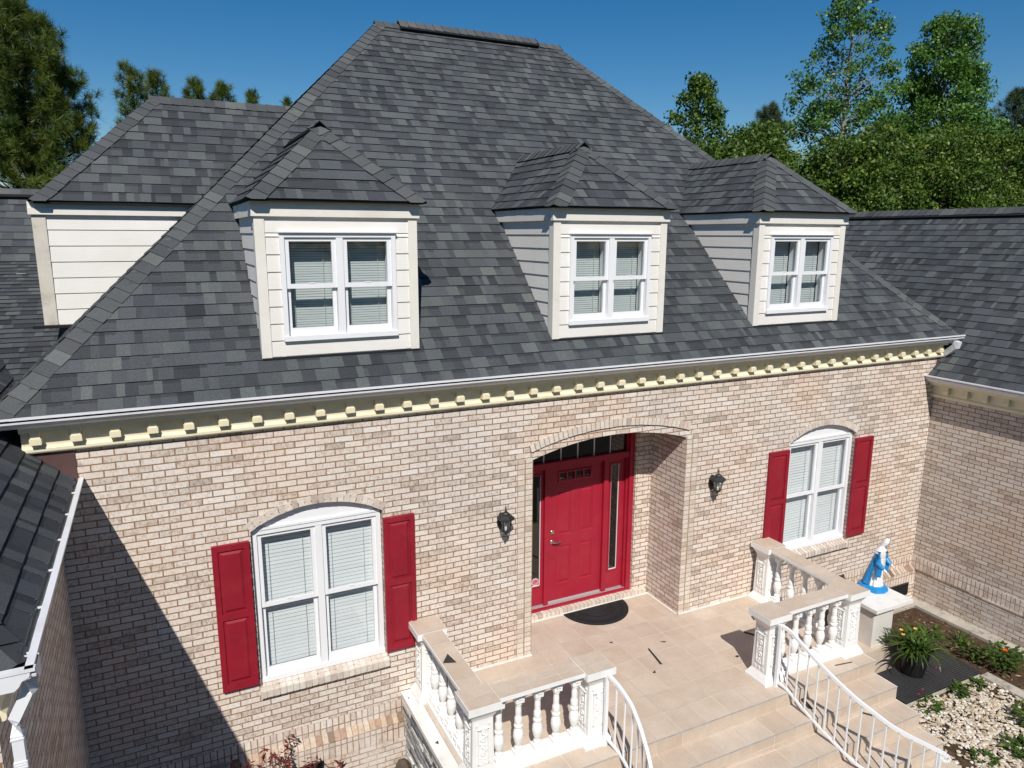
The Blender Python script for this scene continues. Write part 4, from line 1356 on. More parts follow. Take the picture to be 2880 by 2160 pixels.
def run(root, p0, p1, nb, inner=0.17):
    """base rail, balusters, arcaded head and tiled coping between two post centres"""
    global bal_mesh
    p0 = Vector((*p0,0)); p1 = Vector((*p1,0))
    d = (p1-p0).normalized(); L = (p1-p0).length; n = Vector((-d.y, d.x, 0)); up = Vector((0,0,1))
    a = 0.11; b = L-0.11
    br_ = MB()
    c = p0 + d*((a+b)/2)
    br_.obox(c + up*0.03, d*((b-a)/2), n*0.095, up*0.03)
    br_.obox(c + up*0.085, d*((b-a)/2), n*0.070, up*0.027)
    m = 2*nb
    for i in range(m):
        s = a+(b-a)*(i+0.5)/m
        for sg in (-1, 1):
            br_.obox(p0 + d*s + n*(sg*0.068) + up*0.083, d*0.022, n*0.010, up*0.016)
    br_.build('base_rail', m_white, root)
    pitch = (b-a)/nb
    for i in range(nb):
        s = a + pitch*(i+0.5)
        pos = p0 + d*s
        if bal_mesh is None:
            ob = BALM.build('baluster', m_white, root, smooth=False)
            bal_mesh = ob.data
            for pg in bal_mesh.polygons: pg.use_smooth = len(pg.vertices) == 4 and abs(pg.normal.z) < 0.95 and pg.area < 0.004
            base = origin_of(root)
            # bring the mesh to local coordinates of one baluster
            for v in bal_mesh.vertices: v.co += base
            ob.location = pos - base
        else:
            ob = bpy.data.objects.new('baluster', bal_mesh)
            COL.objects.link(ob); ob.parent = root; ob.location = pos - origin_of(root)
    hd_ = MB()
    for i in range(nb+1):
        # spandrels between arches: arches span between neighbouring balusters
        pass
    seg = 10; zt = 0.81; zs = 0.705
    edges = [a] + [a+pitch*(i+0.5) for i in range(nb)] + [b]
    for q in range(len(edges)-1):
        e0, e1 = edges[q], edges[q+1]
        lo = e0 + (0.036 if q > 0 else 0.0); hi = e1 - (0.036 if q < nb else 0.0)
        mid = (lo+hi)/2; r = (hi-lo)/2
        hh = min(r, 0.075)
        if q > 0:
            A = [p0+d*(e0-0.0)+up*zs, p0+d*lo+up*zs, p0+d*lo+up*zt, p0+d*e0+up*zt]
            for sg in (-1, 1): hd_.face([x+n*(sg*0.045) for x in A])
        if q < nb:
            A = [p0+d*hi+up*zs, p0+d*e1+up*zs, p0+d*e1+up*zt, p0+d*hi+up*zt]
            for sg in (-1, 1): hd_.face([x+n*(sg*0.045) for x in A])
        for k in range(seg):
            t0 = -1+2*k/seg; t1 = -1+2*(k+1)/seg
            za = zs+hh*math.sqrt(max(0,1-t0*t0)); zb = zs+hh*math.sqrt(max(0,1-t1*t1))
            A = [p0+d*(mid+r*t0)+up*za, p0+d*(mid+r*t1)+up*zb, p0+d*(mid+r*t1)+up*zt, p0+d*(mid+r*t0)+up*zt]
            for sg in (-1, 1): hd_.face([x+n*(sg*0.045) for x in A])
            hd_.face((A[0]-n*0.045, A[1]-n*0.045, A[1]+n*0.045, A[0]+n*0.045))
        if 0 < q:
            for sg in (-1, 1):
                hd_.obox(p0+d*e0+n*(sg*0.050)+up*0.765, d*0.022, n*0.010, up*0.020)
    hd_.build('arcade', m_white, root)
    co = MB()
    co.obox(p0+d*(L/2)+up*0.822, d*(L/2-0.16), n*0.085, up*0.014)
    co.obox(p0+d*(L/2)+up*0.856, d*(L/2-0.16), n*0.125, up*0.020)
    cc = co.build('coping', m_white, root, bevel=0.008)
    tt = MB(); z = CAPZ-0.004
    A = p0+d*0.175; B = p1-d*0.175
    q = [A-n*0.118, B-n*0.118, B+n*0.118, A+n*0.118]
    tt.face([x+up*z for x in q])
    tt.build('coping_tile', m_tile, cc)
bl_ = empty('balustrade', (2.0, -1.4, 0), 'white balustrade with beige tiled coping left of the porch steps', 'balustrade', 'porch balustrades')
for p in ((1.625,-0.19), (1.625,-1.66), (2.935,-1.66)): post(bl_, *p)
run(bl_, (1.625,-1.66), (2.935,-1.66), 5)
run(bl_, (1.625,-1.66), (1.625,-0.19), 5)
br2 = empty('balustrade', (6.5, -1.4, 0), 'white balustrade with beige tiled coping right of the porch steps, beside the statue', 'balustrade', 'porch balustrades')
for p in ((6.865,-0.21), (6.78,-1.66), (5.435,-1.66)): post(br2, *p)
run(br2, (5.435,-1.66), (6.78,-1.66), 5)
run(br2, (6.80,-1.66), (6.865,-0.21), 5)

# ------------------------------------------------------------------ stair railings
def spline(pts, m=6):
    P = [Vector(p) for p in pts]; out = []
    for i in range(len(P)-1):
        p0 = P[max(0,i-1)]; p1 = P[i]; p2 = P[i+1]; p3 = P[min(len(P)-1,i+2)]
        for k in range(m):
            t = k/m
            out.append(0.5*((2*p1)+(p2-p0)*t+(2*p0-5*p1+4*p2-p3)*t*t+(3*p1-p0-3*p2+p3)*t**3))
    out.append(P[-1]); return out
def railing(label, pts, scroll=1):
    root = empty('stair_railing', pts[0][:2]+(0,), label, 'railing', 'white metal stair railings')
    top = spline(pts, 6)
    tr_ = MB(); tr_.tube(top, 0.017, square=True); tr_.build('top_rail', m_rail, root, bevel=0.004)
    bot = [p + Vector((0,0,-0.735)) for p in top]
    bt_ = MB(); bt_.tube(bot, 0.012, square=True); bt_.build('bottom_rail', m_rail, root)
    # balusters at even spacing along the plan length
    acc = 0.0; nxt = 0.125; j = 0
    for p, q in zip(top, top[1:]):
        L = ((q-p).to_2d()).length
        while acc+L >= nxt:
            s = (nxt-acc)/L; c = p.lerp(q, s)
            b_ = MB(); b_.tube([c+Vector((0,0,-0.735)), c], 0.0075, square=True); b_.build('baluster', m_rail, root)
            nxt += 0.125
        acc += L
    s0 = top[0]
    nw = MB(); nw.tube([s0+Vector((0,0,-s0.z+0.0)), s0], 0.018, square=True); nw.build('newel', m_rail, root)
    e = top[-1]; d = (top[-1]-top[-3]).normalized()
    nw2 = MB(); f = e - d*0.06
    nw2.tube([Vector((f.x,f.y,GZ)), f], 0.018, square=True); nw2.build('newel', m_rail, root)
    dh = Vector((d.x,d.y,0)).normalized()
    c = e + Vector((0,0,-0.045)); sp = []
    for k in range(15):
        a_ = math.pi/2 - k*2*math.pi*1.15/14; r_ = 0.045*(1-0.45*k/14)
        sp.append(c + dh*(r_*math.cos(a_)) + Vector((0,0,r_*math.sin(a_))))
    sc = MB(); sc.tube(sp, 0.010, square=True); sc.build('scroll', m_rail, root)
    br3 = MB(); br3.obox(s0+Vector((0,0.05,-0.02)), (0.012,0,0), (0,0.06,0), (0,0,0.012)); br3.build('bracket', m_rail, root)
    return root
railing('white metal stair railing right of the steps, curving down towards the gravel',
        [(5.405,-1.86,0.80), (5.44,-1.98,0.765), (5.47,-2.15,0.67), (5.50,-2.333,0.57), (5.55,-2.55,0.455), (5.621,-2.768,0.339), (5.70,-2.93,0.255), (5.782,-3.079,0.174), (5.89,-3.21,0.105), (6.008,-3.323,0.044), (6.16,-3.47,-0.035)])
railing('white metal stair railing left of the steps, bowing out from the balustrade post',
        [(3.00,-1.83,0.835), (3.05,-1.974,0.761), (3.073,-2.15,0.667), (3.06,-2.27,0.60), (3.034,-2.389,0.541), (2.962,-2.625,0.415), (2.87,-2.82,0.31), (2.75,-3.02,0.205), (2.60,-3.22,0.10), (2.45,-3.40,0.0)])

# ------------------------------------------------------------------ wall lanterns
def lantern(x, label):
    root = empty('wall_lantern', (x, 0.0, 1.90), label, 'lamp', 'black wall lanterns beside the door')
    z = 1.90
    pl_ = MB()
    oct_ = [(0.06*math.cos(a_)*(1 if abs(math.cos(a_)) > .5 else 1), 0.115*math.sin(a_)) for a_ in [math.pi/8+math.pi*k/4 for k in range(8)]]
    pl_.loft([[Vector((x+p[0]*s, y, z+p[1]*s)) for p in oct_] for s, y in ((1,-0.004), (1,-0.018), (0.75,-0.030))])
    pl_.tube([(x,-0.02,z-0.02), (x,-0.06,z-0.05), (x,-0.12,z-0.085)], 0.013)
    pl_.build('back_plate', m_black, root)
    cy = -0.13
    def hexr(r, zz): return [Vector((x+r*math.cos(a_), cy+r*math.sin(a_), zz)) for a_ in [math.pi/6+math.pi*k/3 for k in range(6)]]
    rf = MB()
    rf.loft([hexr(0.104,z+0.065), hexr(0.108,z+0.075), hexr(0.102,z+0.095), hexr(0.062,z+0.122), hexr(0.050,z+0.125), hexr(0.046,z+0.140), hexr(0.030,z+0.155), hexr(0.010,z+0.162)])
    rf.lathe([(0.010,0.160), (0.016,0.172), (0.008,0.185), (0.010,0.195), (0.003,0.24)], (x,cy,z), 10)
    rf.build('roof', m_black, root)
    cg = MB()
    A = hexr(0.070,z+0.066); B = hexr(0.045,z-0.075)
    for p, q in zip(A, B): cg.tube([p, q], 0.0045, n=6)
    cg.loft([hexr(0.050,z-0.070), hexr(0.050,z-0.085), hexr(0.020,z-0.105), hexr(0.012,z-0.115)])
    cg.lathe([(0.012,-0.115), (0.007,-0.13), (0.014,-0.142), (0.004,-0.165)], (x,cy,z), 8)
    cg.build('cage', m_black, root)
    gl = MB(); gl.loft([hexr(0.066,z+0.064), hexr(0.043,z-0.07)], caps=False); gl.build('glass', m_glass, root)
    bb = MB(); bb.lathe([(0.014,-0.07), (0.016,-0.04), (0.012,-0.03), (0.024,0.0), (0.026,0.015), (0.016,0.035), (0.004,0.042)], (x,cy,z), 12)
    bb.build('bulb', m_stat, root, smooth=True)
    return root
lantern(2.652, 'black wall lantern left of the red door')
lantern(5.90, 'black wall lantern right of the red door')

# ------------------------------------------------------------------ door mat
dm = empty('door_mat', (4.45, 0.45, 0), 'black half-round rubber mat with ridged arcs at the foot of the red door', 'door mat')
mm = MB(); cx, cy, rx, ry = 4.455, 0.69, 0.505, 0.50
n = 36
A = [Vector((cx+rx*math.cos(math.pi+math.pi*k/n), cy+ry*math.sin(math.pi+math.pi*k/n), 0)) for k in range(n+1)]
up = Vector((0,0,1))
mm.loft([[p for p in A], [p+up*0.012 for p in A]], caps=False)
mm.face([p+up*0.012 for p in A])
for rr_ in (0.94, 0.70, 0.60, 0.48, 0.40, 0.30, 0.22):
    pts = [Vector((cx+rx*rr_*math.cos(math.pi+math.pi*k/24), cy-0.015+ry*rr_*math.sin(math.pi+math.pi*k/24), 0.013)) for k in range(25)]
    mm.tube(pts, 0.005, n=4)
for rr_ in (0.54, 0.78, 0.85):
    for k in range(int(40*rr_)):
        a_ = math.pi+math.pi*(k+0.5)/int(40*rr_)
        mm.obox((cx+rx*rr_*math.cos(a_), cy-0.015+ry*rr_*math.sin(a_), 0.014), (0.009,0,0), (0,0.009,0), (0,0,0.004))
mm.build('mat_body', m_mat, dm)

# ------------------------------------------------------------------ debris left by the roofers
def scrap(pts, z, label, rot=0.0, th=0.004, name='shingle_scrap', m=None, cat='scrap', lift=None):
    s = MB(); lift = lift or [0.0]*len(pts)
    lo = [Vector((p[0],p[1],z+0.002+l)) for p, l in zip(pts, lift)]; hi = [p+Vector((0,0,th)) for p in lo]
    s.loft([lo, hi])
    cx_ = sum(p[0] for p in pts)/len(pts); cy_ = sum(p[1] for p in pts)/len(pts)
    o = s.build(name, m or m_scrap, loc=(cx_,cy_,z))
    return tag(o, label, cat, 'loose scraps on porch and roof')
scrap([(4.505,-0.545), (4.53,-0.54), (4.465,-0.90), (4.435,-0.895)], 0, 'long thin dark strip lying on the porch tiles in front of the mat')
scrap([(4.24,-1.00), (4.30,-0.97), (4.275,-1.02)], 0, 'small dark chip on the tiles just beyond the end of the long strip')
scrap([(4.14,-0.20), (4.18,-0.20), (4.17,-0.235)], 0, 'small dark crumb on the tiles between the mat and the long strip')
scrap([(4.76,-0.47), (4.84,-0.50), (4.80,-0.515)], 0, 'brownish curled sliver on the tiles right of the long strip', m=m_flash)
scrap([(6.33,-0.49), (6.38,-0.58), (6.28,-0.60)], 0, 'grey triangular scrap behind the front post of the right balustrade')
scrap([(5.92,-0.78), (6.02,-0.95), (6.05,-0.93), (5.95,-0.77)], 0, 'dark strip in the shadow of the right balustrade')
scrap([(5.41,-1.17), (5.45,-1.16), (5.46,-1.19), (5.42,-1.20)], 0, 'small dark crumb beside the shadow of the right balustrade')
scrap([(6.40,-1.86), (6.66,-1.90), (6.655,-1.915), (6.40,-1.875)], 0, 'thin curved brown twig at the foot of the right balustrade', m=m_bark, name='twig', cat='twig')
scrap([(1.515,-0.99), (1.60,-0.90), (1.645,-1.04)], CAPZ, 'dark grey triangular scrap lying on the coping of the left balustrade', lift=[0.0,0.03,0.0])
scrap([(5.23,-2.25), (5.31,-2.25), (5.31,-2.31), (5.25,-2.33)], -0.34, 'dark curled leaf lying on the third step', m=m_bark, name='dead_leaf', cat='leaf', lift=[0,0.02,0.0,0.015])
scrap([(6.30,-2.30), (6.40,-2.44), (6.42,-2.42), (6.33,-2.29)], -0.34, 'dark curved strip on the steps right of the railing')
scrap([(5.62,-2.17), (5.66,-2.02), (5.69,-2.03), (5.67,-2.20)], -0.17, 'dark crooked scrap on the second step below the right railing', lift=[0,0.02,0.03,0.0])

scrap([(4.86,-2.82), (4.90,-2.84), (4.89,-2.88), (4.84,-2.86)], -0.51, 'orange petal on the lower step near the bottom edge of the picture', m=m_orange, name='petal', cat='petal', lift=[0,0.01,0.0,0.012])
scrap([(1.40,-1.02), (1.44,-1.00), (1.43,-1.05)], -0.006, 'small dark shard lying on the pale ledge beside the left balustrade')
scrap([(1.38,-0.16), (1.40,-0.15), (1.39,-0.18)], -0.006, 'tiny dark crumb on the pale ledge close to the house wall')
for x_, y_, lab_ in ((-2.62, 5.55, 'small white paper scrap on the steep part of the left roof'), (-2.05, 4.75, 'small white scrap on the low part of the left roof beside the corner board')):
    zr_ = 3.1+0.28*y_+0.02
    scrap([(x_-.06,y_), (x_,y_-.02), (x_+.06,y_+.01), (x_,y_+.03)], zr_, lab_, m=m_stick, name='paper_scrap', cat='scrap')
# ------------------------------------------------------------------ pedestal and statue
pd = empty('pedestal', (8.18, -1.0, GZ), 'white slab on a square grey veined pedestal beside the right balustrade', 'pedestal')
p_ = MB(); p_.box(7.85, -1.29, GZ, 8.26, -0.70, 0.085); p_.build('shaft', m_ped, pd, bevel=0.006)
p_ = MB(); p_.box(7.805, -1.36, 0.10, 8.575, -0.62, 0.15); p_.build('slab', m_marble, pd, bevel=0.012)
p_ = MB(); p_.box(7.10, -1.37, GZ, 8.32, -0.60, -0.46); p_.build('plinth', m_tile, pd, bevel=0.01)

stt = empty('statue', (8.42, -0.86, 0.15), 'statue of a veiled woman in white robe and blue cloak on the white slab', 'statue')
def statue():
    th = R_(-74); fx = Vector((math.cos(th), math.sin(th), 0)); fy = Vector((-math.sin(th), math.cos(th), 0)); O = Vector((8.36,-0.86,0.15)); up = Vector((0,0,1))
    K = 1.09
    def P(x, y, z): return O + (fx*(x+.13*max(0,z-.05)) + fy*y + up*z)*K
    def ring(z, rx, ry, cx=0, cy=0, n=24, fold=0.0, k=7, ph=0, a0=0, a1=2*math.pi, closed=True):
        m = n if closed else n+1
        out = []
        for j in range(m):
            a = a0+(a1-a0)*j/n
            f = 1+fold*math.sin(k*a+ph)
            out.append(P(cx+rx*f*math.cos(a), cy+ry*f*math.sin(a), z))
        return out
    b = MB()
    octr = lambda s, z: [P(s*c[0], s*c[1], z) for c in [(0.17,-0.06),(0.10,-0.15),(-0.08,-0.16),(-0.18,-0.09),(-0.19,0.07),(-0.08,0.16),(0.10,0.14),(0.18,0.05)]]
    b.loft([octr(1.0,0.0), octr(1.0,0.03), octr(0.93,0.055), octr(0.75,0.07)])
    b.build('base', m_blue, stt)
    rb_ = MB()
    R = [(0.062,.098,.105,.020,.10),(0.10,.092,.098,.012,.09),(0.18,.080,.088,.005,.07),(0.28,.072,.082,0,.05),(0.38,.066,.080,0,.03),(0.46,.058,.075,-.002,.015),(0.52,.060,.085,-.004,0),(0.58,.055,.085,-.006,0),(0.615,.036,.055,-.004,0),(0.635,.024,.026,0.006,0)]
    rb_.loft([ring(z, rx, ry, cx, 0, fold=f, k=9) for z, rx, ry, cx, f in R])
    for z, rx in ((0.455, .066),):
        rb_.loft([ring(z-.006, .062, .079, -.002), ring(z, .066, .083, -.002), ring(z+.006, .062, .079, -.002)], m=1, caps=False)
    rb_.tube([P(.064,.01,.455), P(.074,.012,.36), P(.082,.014,.27)], .004, n=5, m=1)
    rb_.build('robe', [m_stat, m_stat], stt, smooth=True)
    ck = MB()
    a0, a1 = R_(82), R_(278)
    C = [(0.085,.135,.145,-.02,.07),(0.16,.128,.142,-.018,.06),(0.26,.112,.135,-.016,.05),(0.36,.096,.122,-.014,.04),(0.46,.082,.108,-.012,.025),(0.53,.072,.098,-.010,.01),(0.585,.060,.088,-.008,0)]
    ro = [ring(z, rx*.93, ry*.92, cx, 0, 22, f, 8, 0, a0+(.12 if z < .3 else 0), a1-(.12 if z < .3 else 0), False) for z, rx, ry, cx, f in C]
    ri = [ring(z, rx*.93-.010, ry*.92-.010, cx, 0, 22, f, 8, 0, a0+(.12 if z < .3 else 0), a1-(.12 if z < .3 else 0), False) for z, rx, ry, cx, f in C]
    ck.loft(ro, caps=False, closed=False); ck.loft([r[::-1] for r in ri], caps=False, closed=False)
    for s in (0, -1):
        for i in range(len(C)-1): ck.face((ro[i][s], ro[i+1][s], ri[i+1][s], ri[i][s]))
    for j in range(22): ck.face((ro[0][j], ri[0][j], ri[0][j+1], ro[0][j+1]))
    # sleeves: arms held low and open, draped cloth hanging from the forearm
    for s in (-1, 1):
        path = [P(-.005,s*.085,.575), P(.010,s*.112,.50), P(.028,s*.122,.43), P(.075,s*.118,.385), P(.112,s*.112,.365)]
        ck.tube(path, [.030,.034,.036,.033,.026], n=12)
        dr_ = []
        for q, (wd, zz) in enumerate(((.020,.37),(.026,.33),(.030,.28),(.024,.235))):
            dr_.append([P(.06+wd*1.4*math.cos(t_), s*.120+wd*.5*math.sin(t_), zz-(0.02*math.cos(3*t_) if q == 3 else 0)) for t_ in [2*math.pi*j/12 for j in range(12)]])
        ck.loft(dr_)
    ck.build('cloak', m_blue, stt, smooth=True)
    vl = MB()
    V = [(0.545,.080,.106,-.016),(0.58,.070,.098,-.014),(0.615,.052,.074,-.008),(0.645,.046,.052,.0),(0.68,.048,.050,.012),(0.71,.046,.048,.020),(0.735,.036,.040,.022),(0.752,.018,.022,.020),(0.756,.004,.005,.018)]
    va0, va1 = R_(50), R_(310)
    vo = [ring(z, rx, ry, cx, 0, 20, .02 if z < .6 else 0, 7, 0, va0 if z < .70 else R_(35)*(1-(z-.70)/.06)+.0, va1 if z < .70 else R_(360)-R_(35)*(1-(z-.70)/.06), False) for z, rx, ry, cx in V]
    vi = [[p + (P(0.015,0,0)-P(0,0,0))*0.2 for p in r] for r in vo]
    vl.loft(vo, caps=False, closed=False)
    # brim over the forehead
    vl.tube([vo[4][0], vo[5][0], vo[6][0], vo[7][0], vo[8][0], vo[7][-1], vo[6][-1], vo[5][-1], vo[4][-1]], .005, n=6)
    vl.build('veil', m_stat, stt, smooth=True)
    hd_ = MB()
    # head: ellipsoid lofted with chin, nose, eye sockets, tipped slightly down
    H = [(0.632,.014,.014,.040),(0.640,.024,.022,.036),(0.655,.031,.028,.030),(0.672,.035,.031,.027),(0.690,.036,.032,.025),(0.708,.034,.031,.022),(0.724,.024,.024,.020),(0.733,.008,.010,.018)]
    hd_.loft([ring(z, rx, ry, cx, 0, 16) for z, rx, ry, cx in H])
    hd_.loft([[P(.062,-.004,.690), P(.062,.004,.690), P(.058,.004,.690), P(.058,-.004,.690)], [P(.070,-.005,.668), P(.070,.005,.668), P(.058,.006,.666), P(.058,-.006,.666)]])
    hd_.obox(P(.0615,0,.655), fx*.003, fy*.008, up*.0025, 1)
    for s in (-1, 1):
        hd_.obox(P(.0585,s*.012,.688), fx*.003, fy*.006, up*.0022, 1)
        hd_.obox(P(.0585,s*.012,.696), fx*.003, fy*.007, up*.0012, 1)
    hd_.loft([ring(.615,.020,.020,.012,0,12), ring(.642,.018,.018,.020,0,12)])
    hd_.build('head', [m_skin, m_dhair], stt, smooth=True)
    ht = MB(); ht.lathe([(.002,-.022),(.013,-.004),(.014,.006),(.008,.012),(.002,.008)], P(.062,0,.565), 10); ht.build('heart', m_dhair, stt)
    for s in (-1, 1):
        h_ = MB()
        wr = P(.112,s*.112,.365); dirv = (fx*0.75 + fy*(s*.25) - up*.45).normalized(); side = dirv.cross(up).normalized(); nn = side.cross(dirv).normalized()
        pl2 = [(0,.010,.007),(.012,.014,.008),(.026,.016,.007),(.034,.014,.006)]
        h_.loft([[wr+dirv*t_+side*(w2*math.cos(q))+nn*(h2*math.sin(q)) for q in [2*math.pi*j/10 for j in range(10)]] for t_, w2, h2 in pl2])
        for fi, (o_, L_) in enumerate(((-.011,.022),(-.004,.027),(.004,.026),(.011,.020))):
            b0 = wr+dirv*.032+side*o_
            h_.tube([b0, b0+dirv*(L_*.5)-nn*.002, b0+dirv*L_-nn*.007], [.0038,.0034,.0026], n=6)
        t0 = wr+dirv*.012-side*(s*.013)
        h_.tube([t0, t0+dirv*.010-side*(s*.009), t0+dirv*.022-side*(s*.011)], [.0045,.004,.003], n=6)
        h_.build('hand', m_stat, stt, smooth=True)
    for s in (-1, 1):
        ft = MB(); ft.loft([[P(.09+r_*1.5*math.cos(q), s*.028+r_*.8*math.sin(q), z) for q in [2*math.pi*j/10 for j in range(10)]] for r_, z in ((.022,.06),(.022,.072),(.014,.082))])
        ft.build('foot', m_skin, stt, smooth=True)
statue()

# ------------------------------------------------------------------ garden on the right
def flat(name, x0, y0, x1, y1, z, m, kind='structure'):
    b_ = MB(); b_.face(((x0,y0,z), (x1,y0,z), (x1,y1,z), (x0,y1,z)))
    return tag(b_.build(name, m, loc=((x0+x1)/2,(y0+y1)/2,z)), kind=kind)
flat('soil', 6.96, -5.5, 10.30, -0.08, GZ+0.03, m_soil)
kb_ = empty('garden_kerb', (10.4, -3.3, GZ), 'weathered concrete strip along the foot of the right wing wall', 'kerb')
k_ = MB(); k_.box(10.265, -6.5, GZ-0.05, XR-0.012, -0.30, -0.845); k_.build('strip', m_conc, kb_, bevel=0.01)
k_ = MB(); k_.box(9.3, -0.30, GZ-0.05, XR-0.012, -0.085, -0.86); k_.build('strip', m_conc, kb_, bevel=0.01)
kb2 = MB(); kb2.box(9.255, -6.0, GZ-0.05, 9.43, -2.03, -0.855)
tag(kb2.build('garden_kerb', m_conc, loc=(9.34,-4,GZ), bevel=0.01), 'weathered concrete kerb between the pebbles and the flower bed', 'kerb')
dk_ = empty('deck_pad', (8.46, -1.7, GZ), 'dark grey ribbed pad under the black plant pot', 'deck pad')
b_ = MB(); b_.box(7.62, -2.045, -0.815, 9.24, -1.42, -0.79); b_.build('ribbed_top', m_deck, dk_)
b_ = MB(); b_.box(7.63, -2.035, GZ, 9.23, -1.43, -0.815); b_.build('edge', paint('pale_edge', (0.50,0.47,0.38,1), 0.8, 0.12, 6, dirt=(0.2,0.19,0.13,1), dirtamt=0.6), dk_)
for (x, y, dx, dy) in ((8.75,-1.70,.02,.01), (8.10,-1.95,.018,.012), (7.95,-2.0,.012,.02)):
    pt_ = MB(); pt_.loft([[Vector((x-dx,y,-.788)), Vector((x,y-dy,-.788)), Vector((x+dx,y,-.786)), Vector((x,y+dy,-.786))], [Vector((x-dx,y,-.784)), Vector((x,y-dy,-.784)), Vector((x+dx,y,-.78)), Vector((x,y+dy,-.78))]])
    tag(pt_.build('petal', m_stickr, loc=(x,y,-.79)), 'tiny red petal fallen on the dark ribbed pad', 'petal', 'fallen red petals')
r9 = np.random.default_rng(8); nm = 900
pc = np.stack([r9.uniform(9.45,10.25,nm), r9.uniform(-4.5,-0.32,nm), GZ+.032+r9.uniform(0,.012,nm)],1)
an = r9.uniform(0,6.28,nm); dd = np.stack([np.cos(an),np.sin(an),r9.uniform(-.2,.2,nm)],1); ee = np.stack([-np.sin(an),np.cos(an),r9.uniform(-.3,.3,nm)],1)
Ls = r9.uniform(.012,.05,nm)[:,None]; Ws = Ls*r9.uniform(.15,.5,(nm,1))
mu_ = quads_np('mulch', np.stack([pc-dd*Ls, pc+ee*Ws, pc+dd*Ls, pc-ee*Ws],1), [tone_mat('mulch_bits', [(0,(0.03,0.02,0.014)),(0.5,(0.10,0.06,0.035)),(0.85,(0.22,0.14,0.08)),(1,(0.40,0.30,0.2))], 0.95)], r9.random(nm), None, (9.8,-2.4,GZ))
tag(mu_, kind='stuff')
# pebbles
def pebbles(n):
    r5 = np.random.default_rng(4)
    t = (1+5**.5)/2
    iv = np.array([(-1,t,0),(1,t,0),(-1,-t,0),(1,-t,0),(0,-1,t),(0,1,t),(0,-1,-t),(0,1,-t),(t,0,-1),(t,0,1),(-t,0,-1),(-t,0,1)], float); iv /= np.linalg.norm(iv[0])
    fc = np.array([(0,11,5),(0,5,1),(0,1,7),(0,7,10),(0,10,11),(1,5,9),(5,11,4),(11,10,2),(10,7,6),(7,1,8),(3,9,4),(3,4,2),(3,2,6),(3,6,8),(3,8,9),(4,9,5),(2,4,11),(6,2,10),(8,6,7),(9,8,1)])
    V = np.zeros((n*20,3,3)); T = np.zeros(n*20); k = 0
    while k < n:
        x = r5.uniform(6.97, 9.25); y = r5.uniform(-5.2, -2.06)
        # bare patches near the kerb and the front
        q = math.sin(x*3.1+1.0)*math.sin(y*2.7)+0.35*math.sin(x*7.7)*math.sin(y*8.1)
        if q > 0.78 and r5.random() < 0.85: continue
        if x > 8.95 and r5.random() < 0.55: continue
        s = r5.uniform(.010,.024) * (1.4 if r5.random() < .10 else 1)
        a = r5.uniform(0, 6.28)
        p = iv*r5.uniform(.8,1.2,(12,1))*np.array([s*r5.uniform(.9,1.5), s*r5.uniform(.8,1.2), s*r5.uniform(.5,.8)])
        R = np.array([[math.cos(a),-math.sin(a),0],[math.sin(a),math.cos(a),0],[0,0,1]])
        p = p@R.T + np.array([x, y, GZ+.04+r5.uniform(0,.022)])
        V[k*20:(k+1)*20] = p[fc]; T[k*20:(k+1)*20] = np.clip(r5.normal(.56,.27),0,1); k += 1
    o = quads_np('pebbles', V, [m_pebble], T, None, (8.1,-3.6,GZ), nv=3)
    return tag(o, kind='stuff')
pebbles(9500)

# ------------------------------------------------------------------ plants
def blades(mb, c, n, h, spread, rnd, w=0.012, droop=1.0, seg=5):
    c = Vector(c)
    for i in range(n):
        a = rnd.uniform(0, 2*math.pi); L = h*rnd.uniform(0.6, 1.15); el = rnd.uniform(0.5, 1.3)
        d = Vector((math.cos(a), math.sin(a), 0)); s = Vector((-math.sin(a), math.cos(a), 0))
        p = c + d*rnd.uniform(0, spread*0.35) + s*rnd.uniform(-spread*.2, spread*.2)
        t = min(1, max(0, rnd.gauss(0.5, 0.2)))
        prev = None
        ww = w*rnd.uniform(0.7, 1.3)
        for k in range(seg+1):
            f = k/seg
            e2 = el - droop*f*f*rnd.uniform(1.2, 1.5)
            if k: p = p + (d*math.cos(e2) + Vector((0,0,math.sin(e2))))*(L/seg)
            wd = ww*(1-0.15*abs(0.4-f) - (f**3)*0.83)
            cur = (p - s*wd, p + s*wd)
            if prev: mb.face((prev[0], prev[1], cur[1], cur[0]), 0, t)
            prev = cur
pt = empty('plant_pot', (8.34, -1.62, -0.79), 'ribbed black plastic pot standing on the dark ribbed pad', 'plant pot')
q = MB(); C0 = (8.34,-1.62,-0.79)
q.lathe([(.140,0),(.150,.005),(.162,.08),(.195,.31),(.202,.345),(.214,.35),(.217,.380),(.204,.382),(.197,.345),(.19,.335)], C0, 36, caps=True)
q.build('shell', m_pot, pt)
q = MB(); q.lathe([(.192,.338),(.13,.35),(.01,.355)], C0, 24); q.build('potting_soil', m_soil, pt)
r6 = random.Random(12)
q = MB()
for _ in range(9):
    c = Vector((8.34+r6.gauss(0,.085), -1.62+r6.gauss(0,.075), -0.45))
    blades(q, c, 19, 0.47, 0.15, r6, 0.016, 0.98, 6)
po = empty('potted_plant', (8.34,-1.62,-0.40), 'bushy strap-leaved plant with orange and yellow flowers in the black pot', 'plant')
q.build('leaves', m_strap, po)
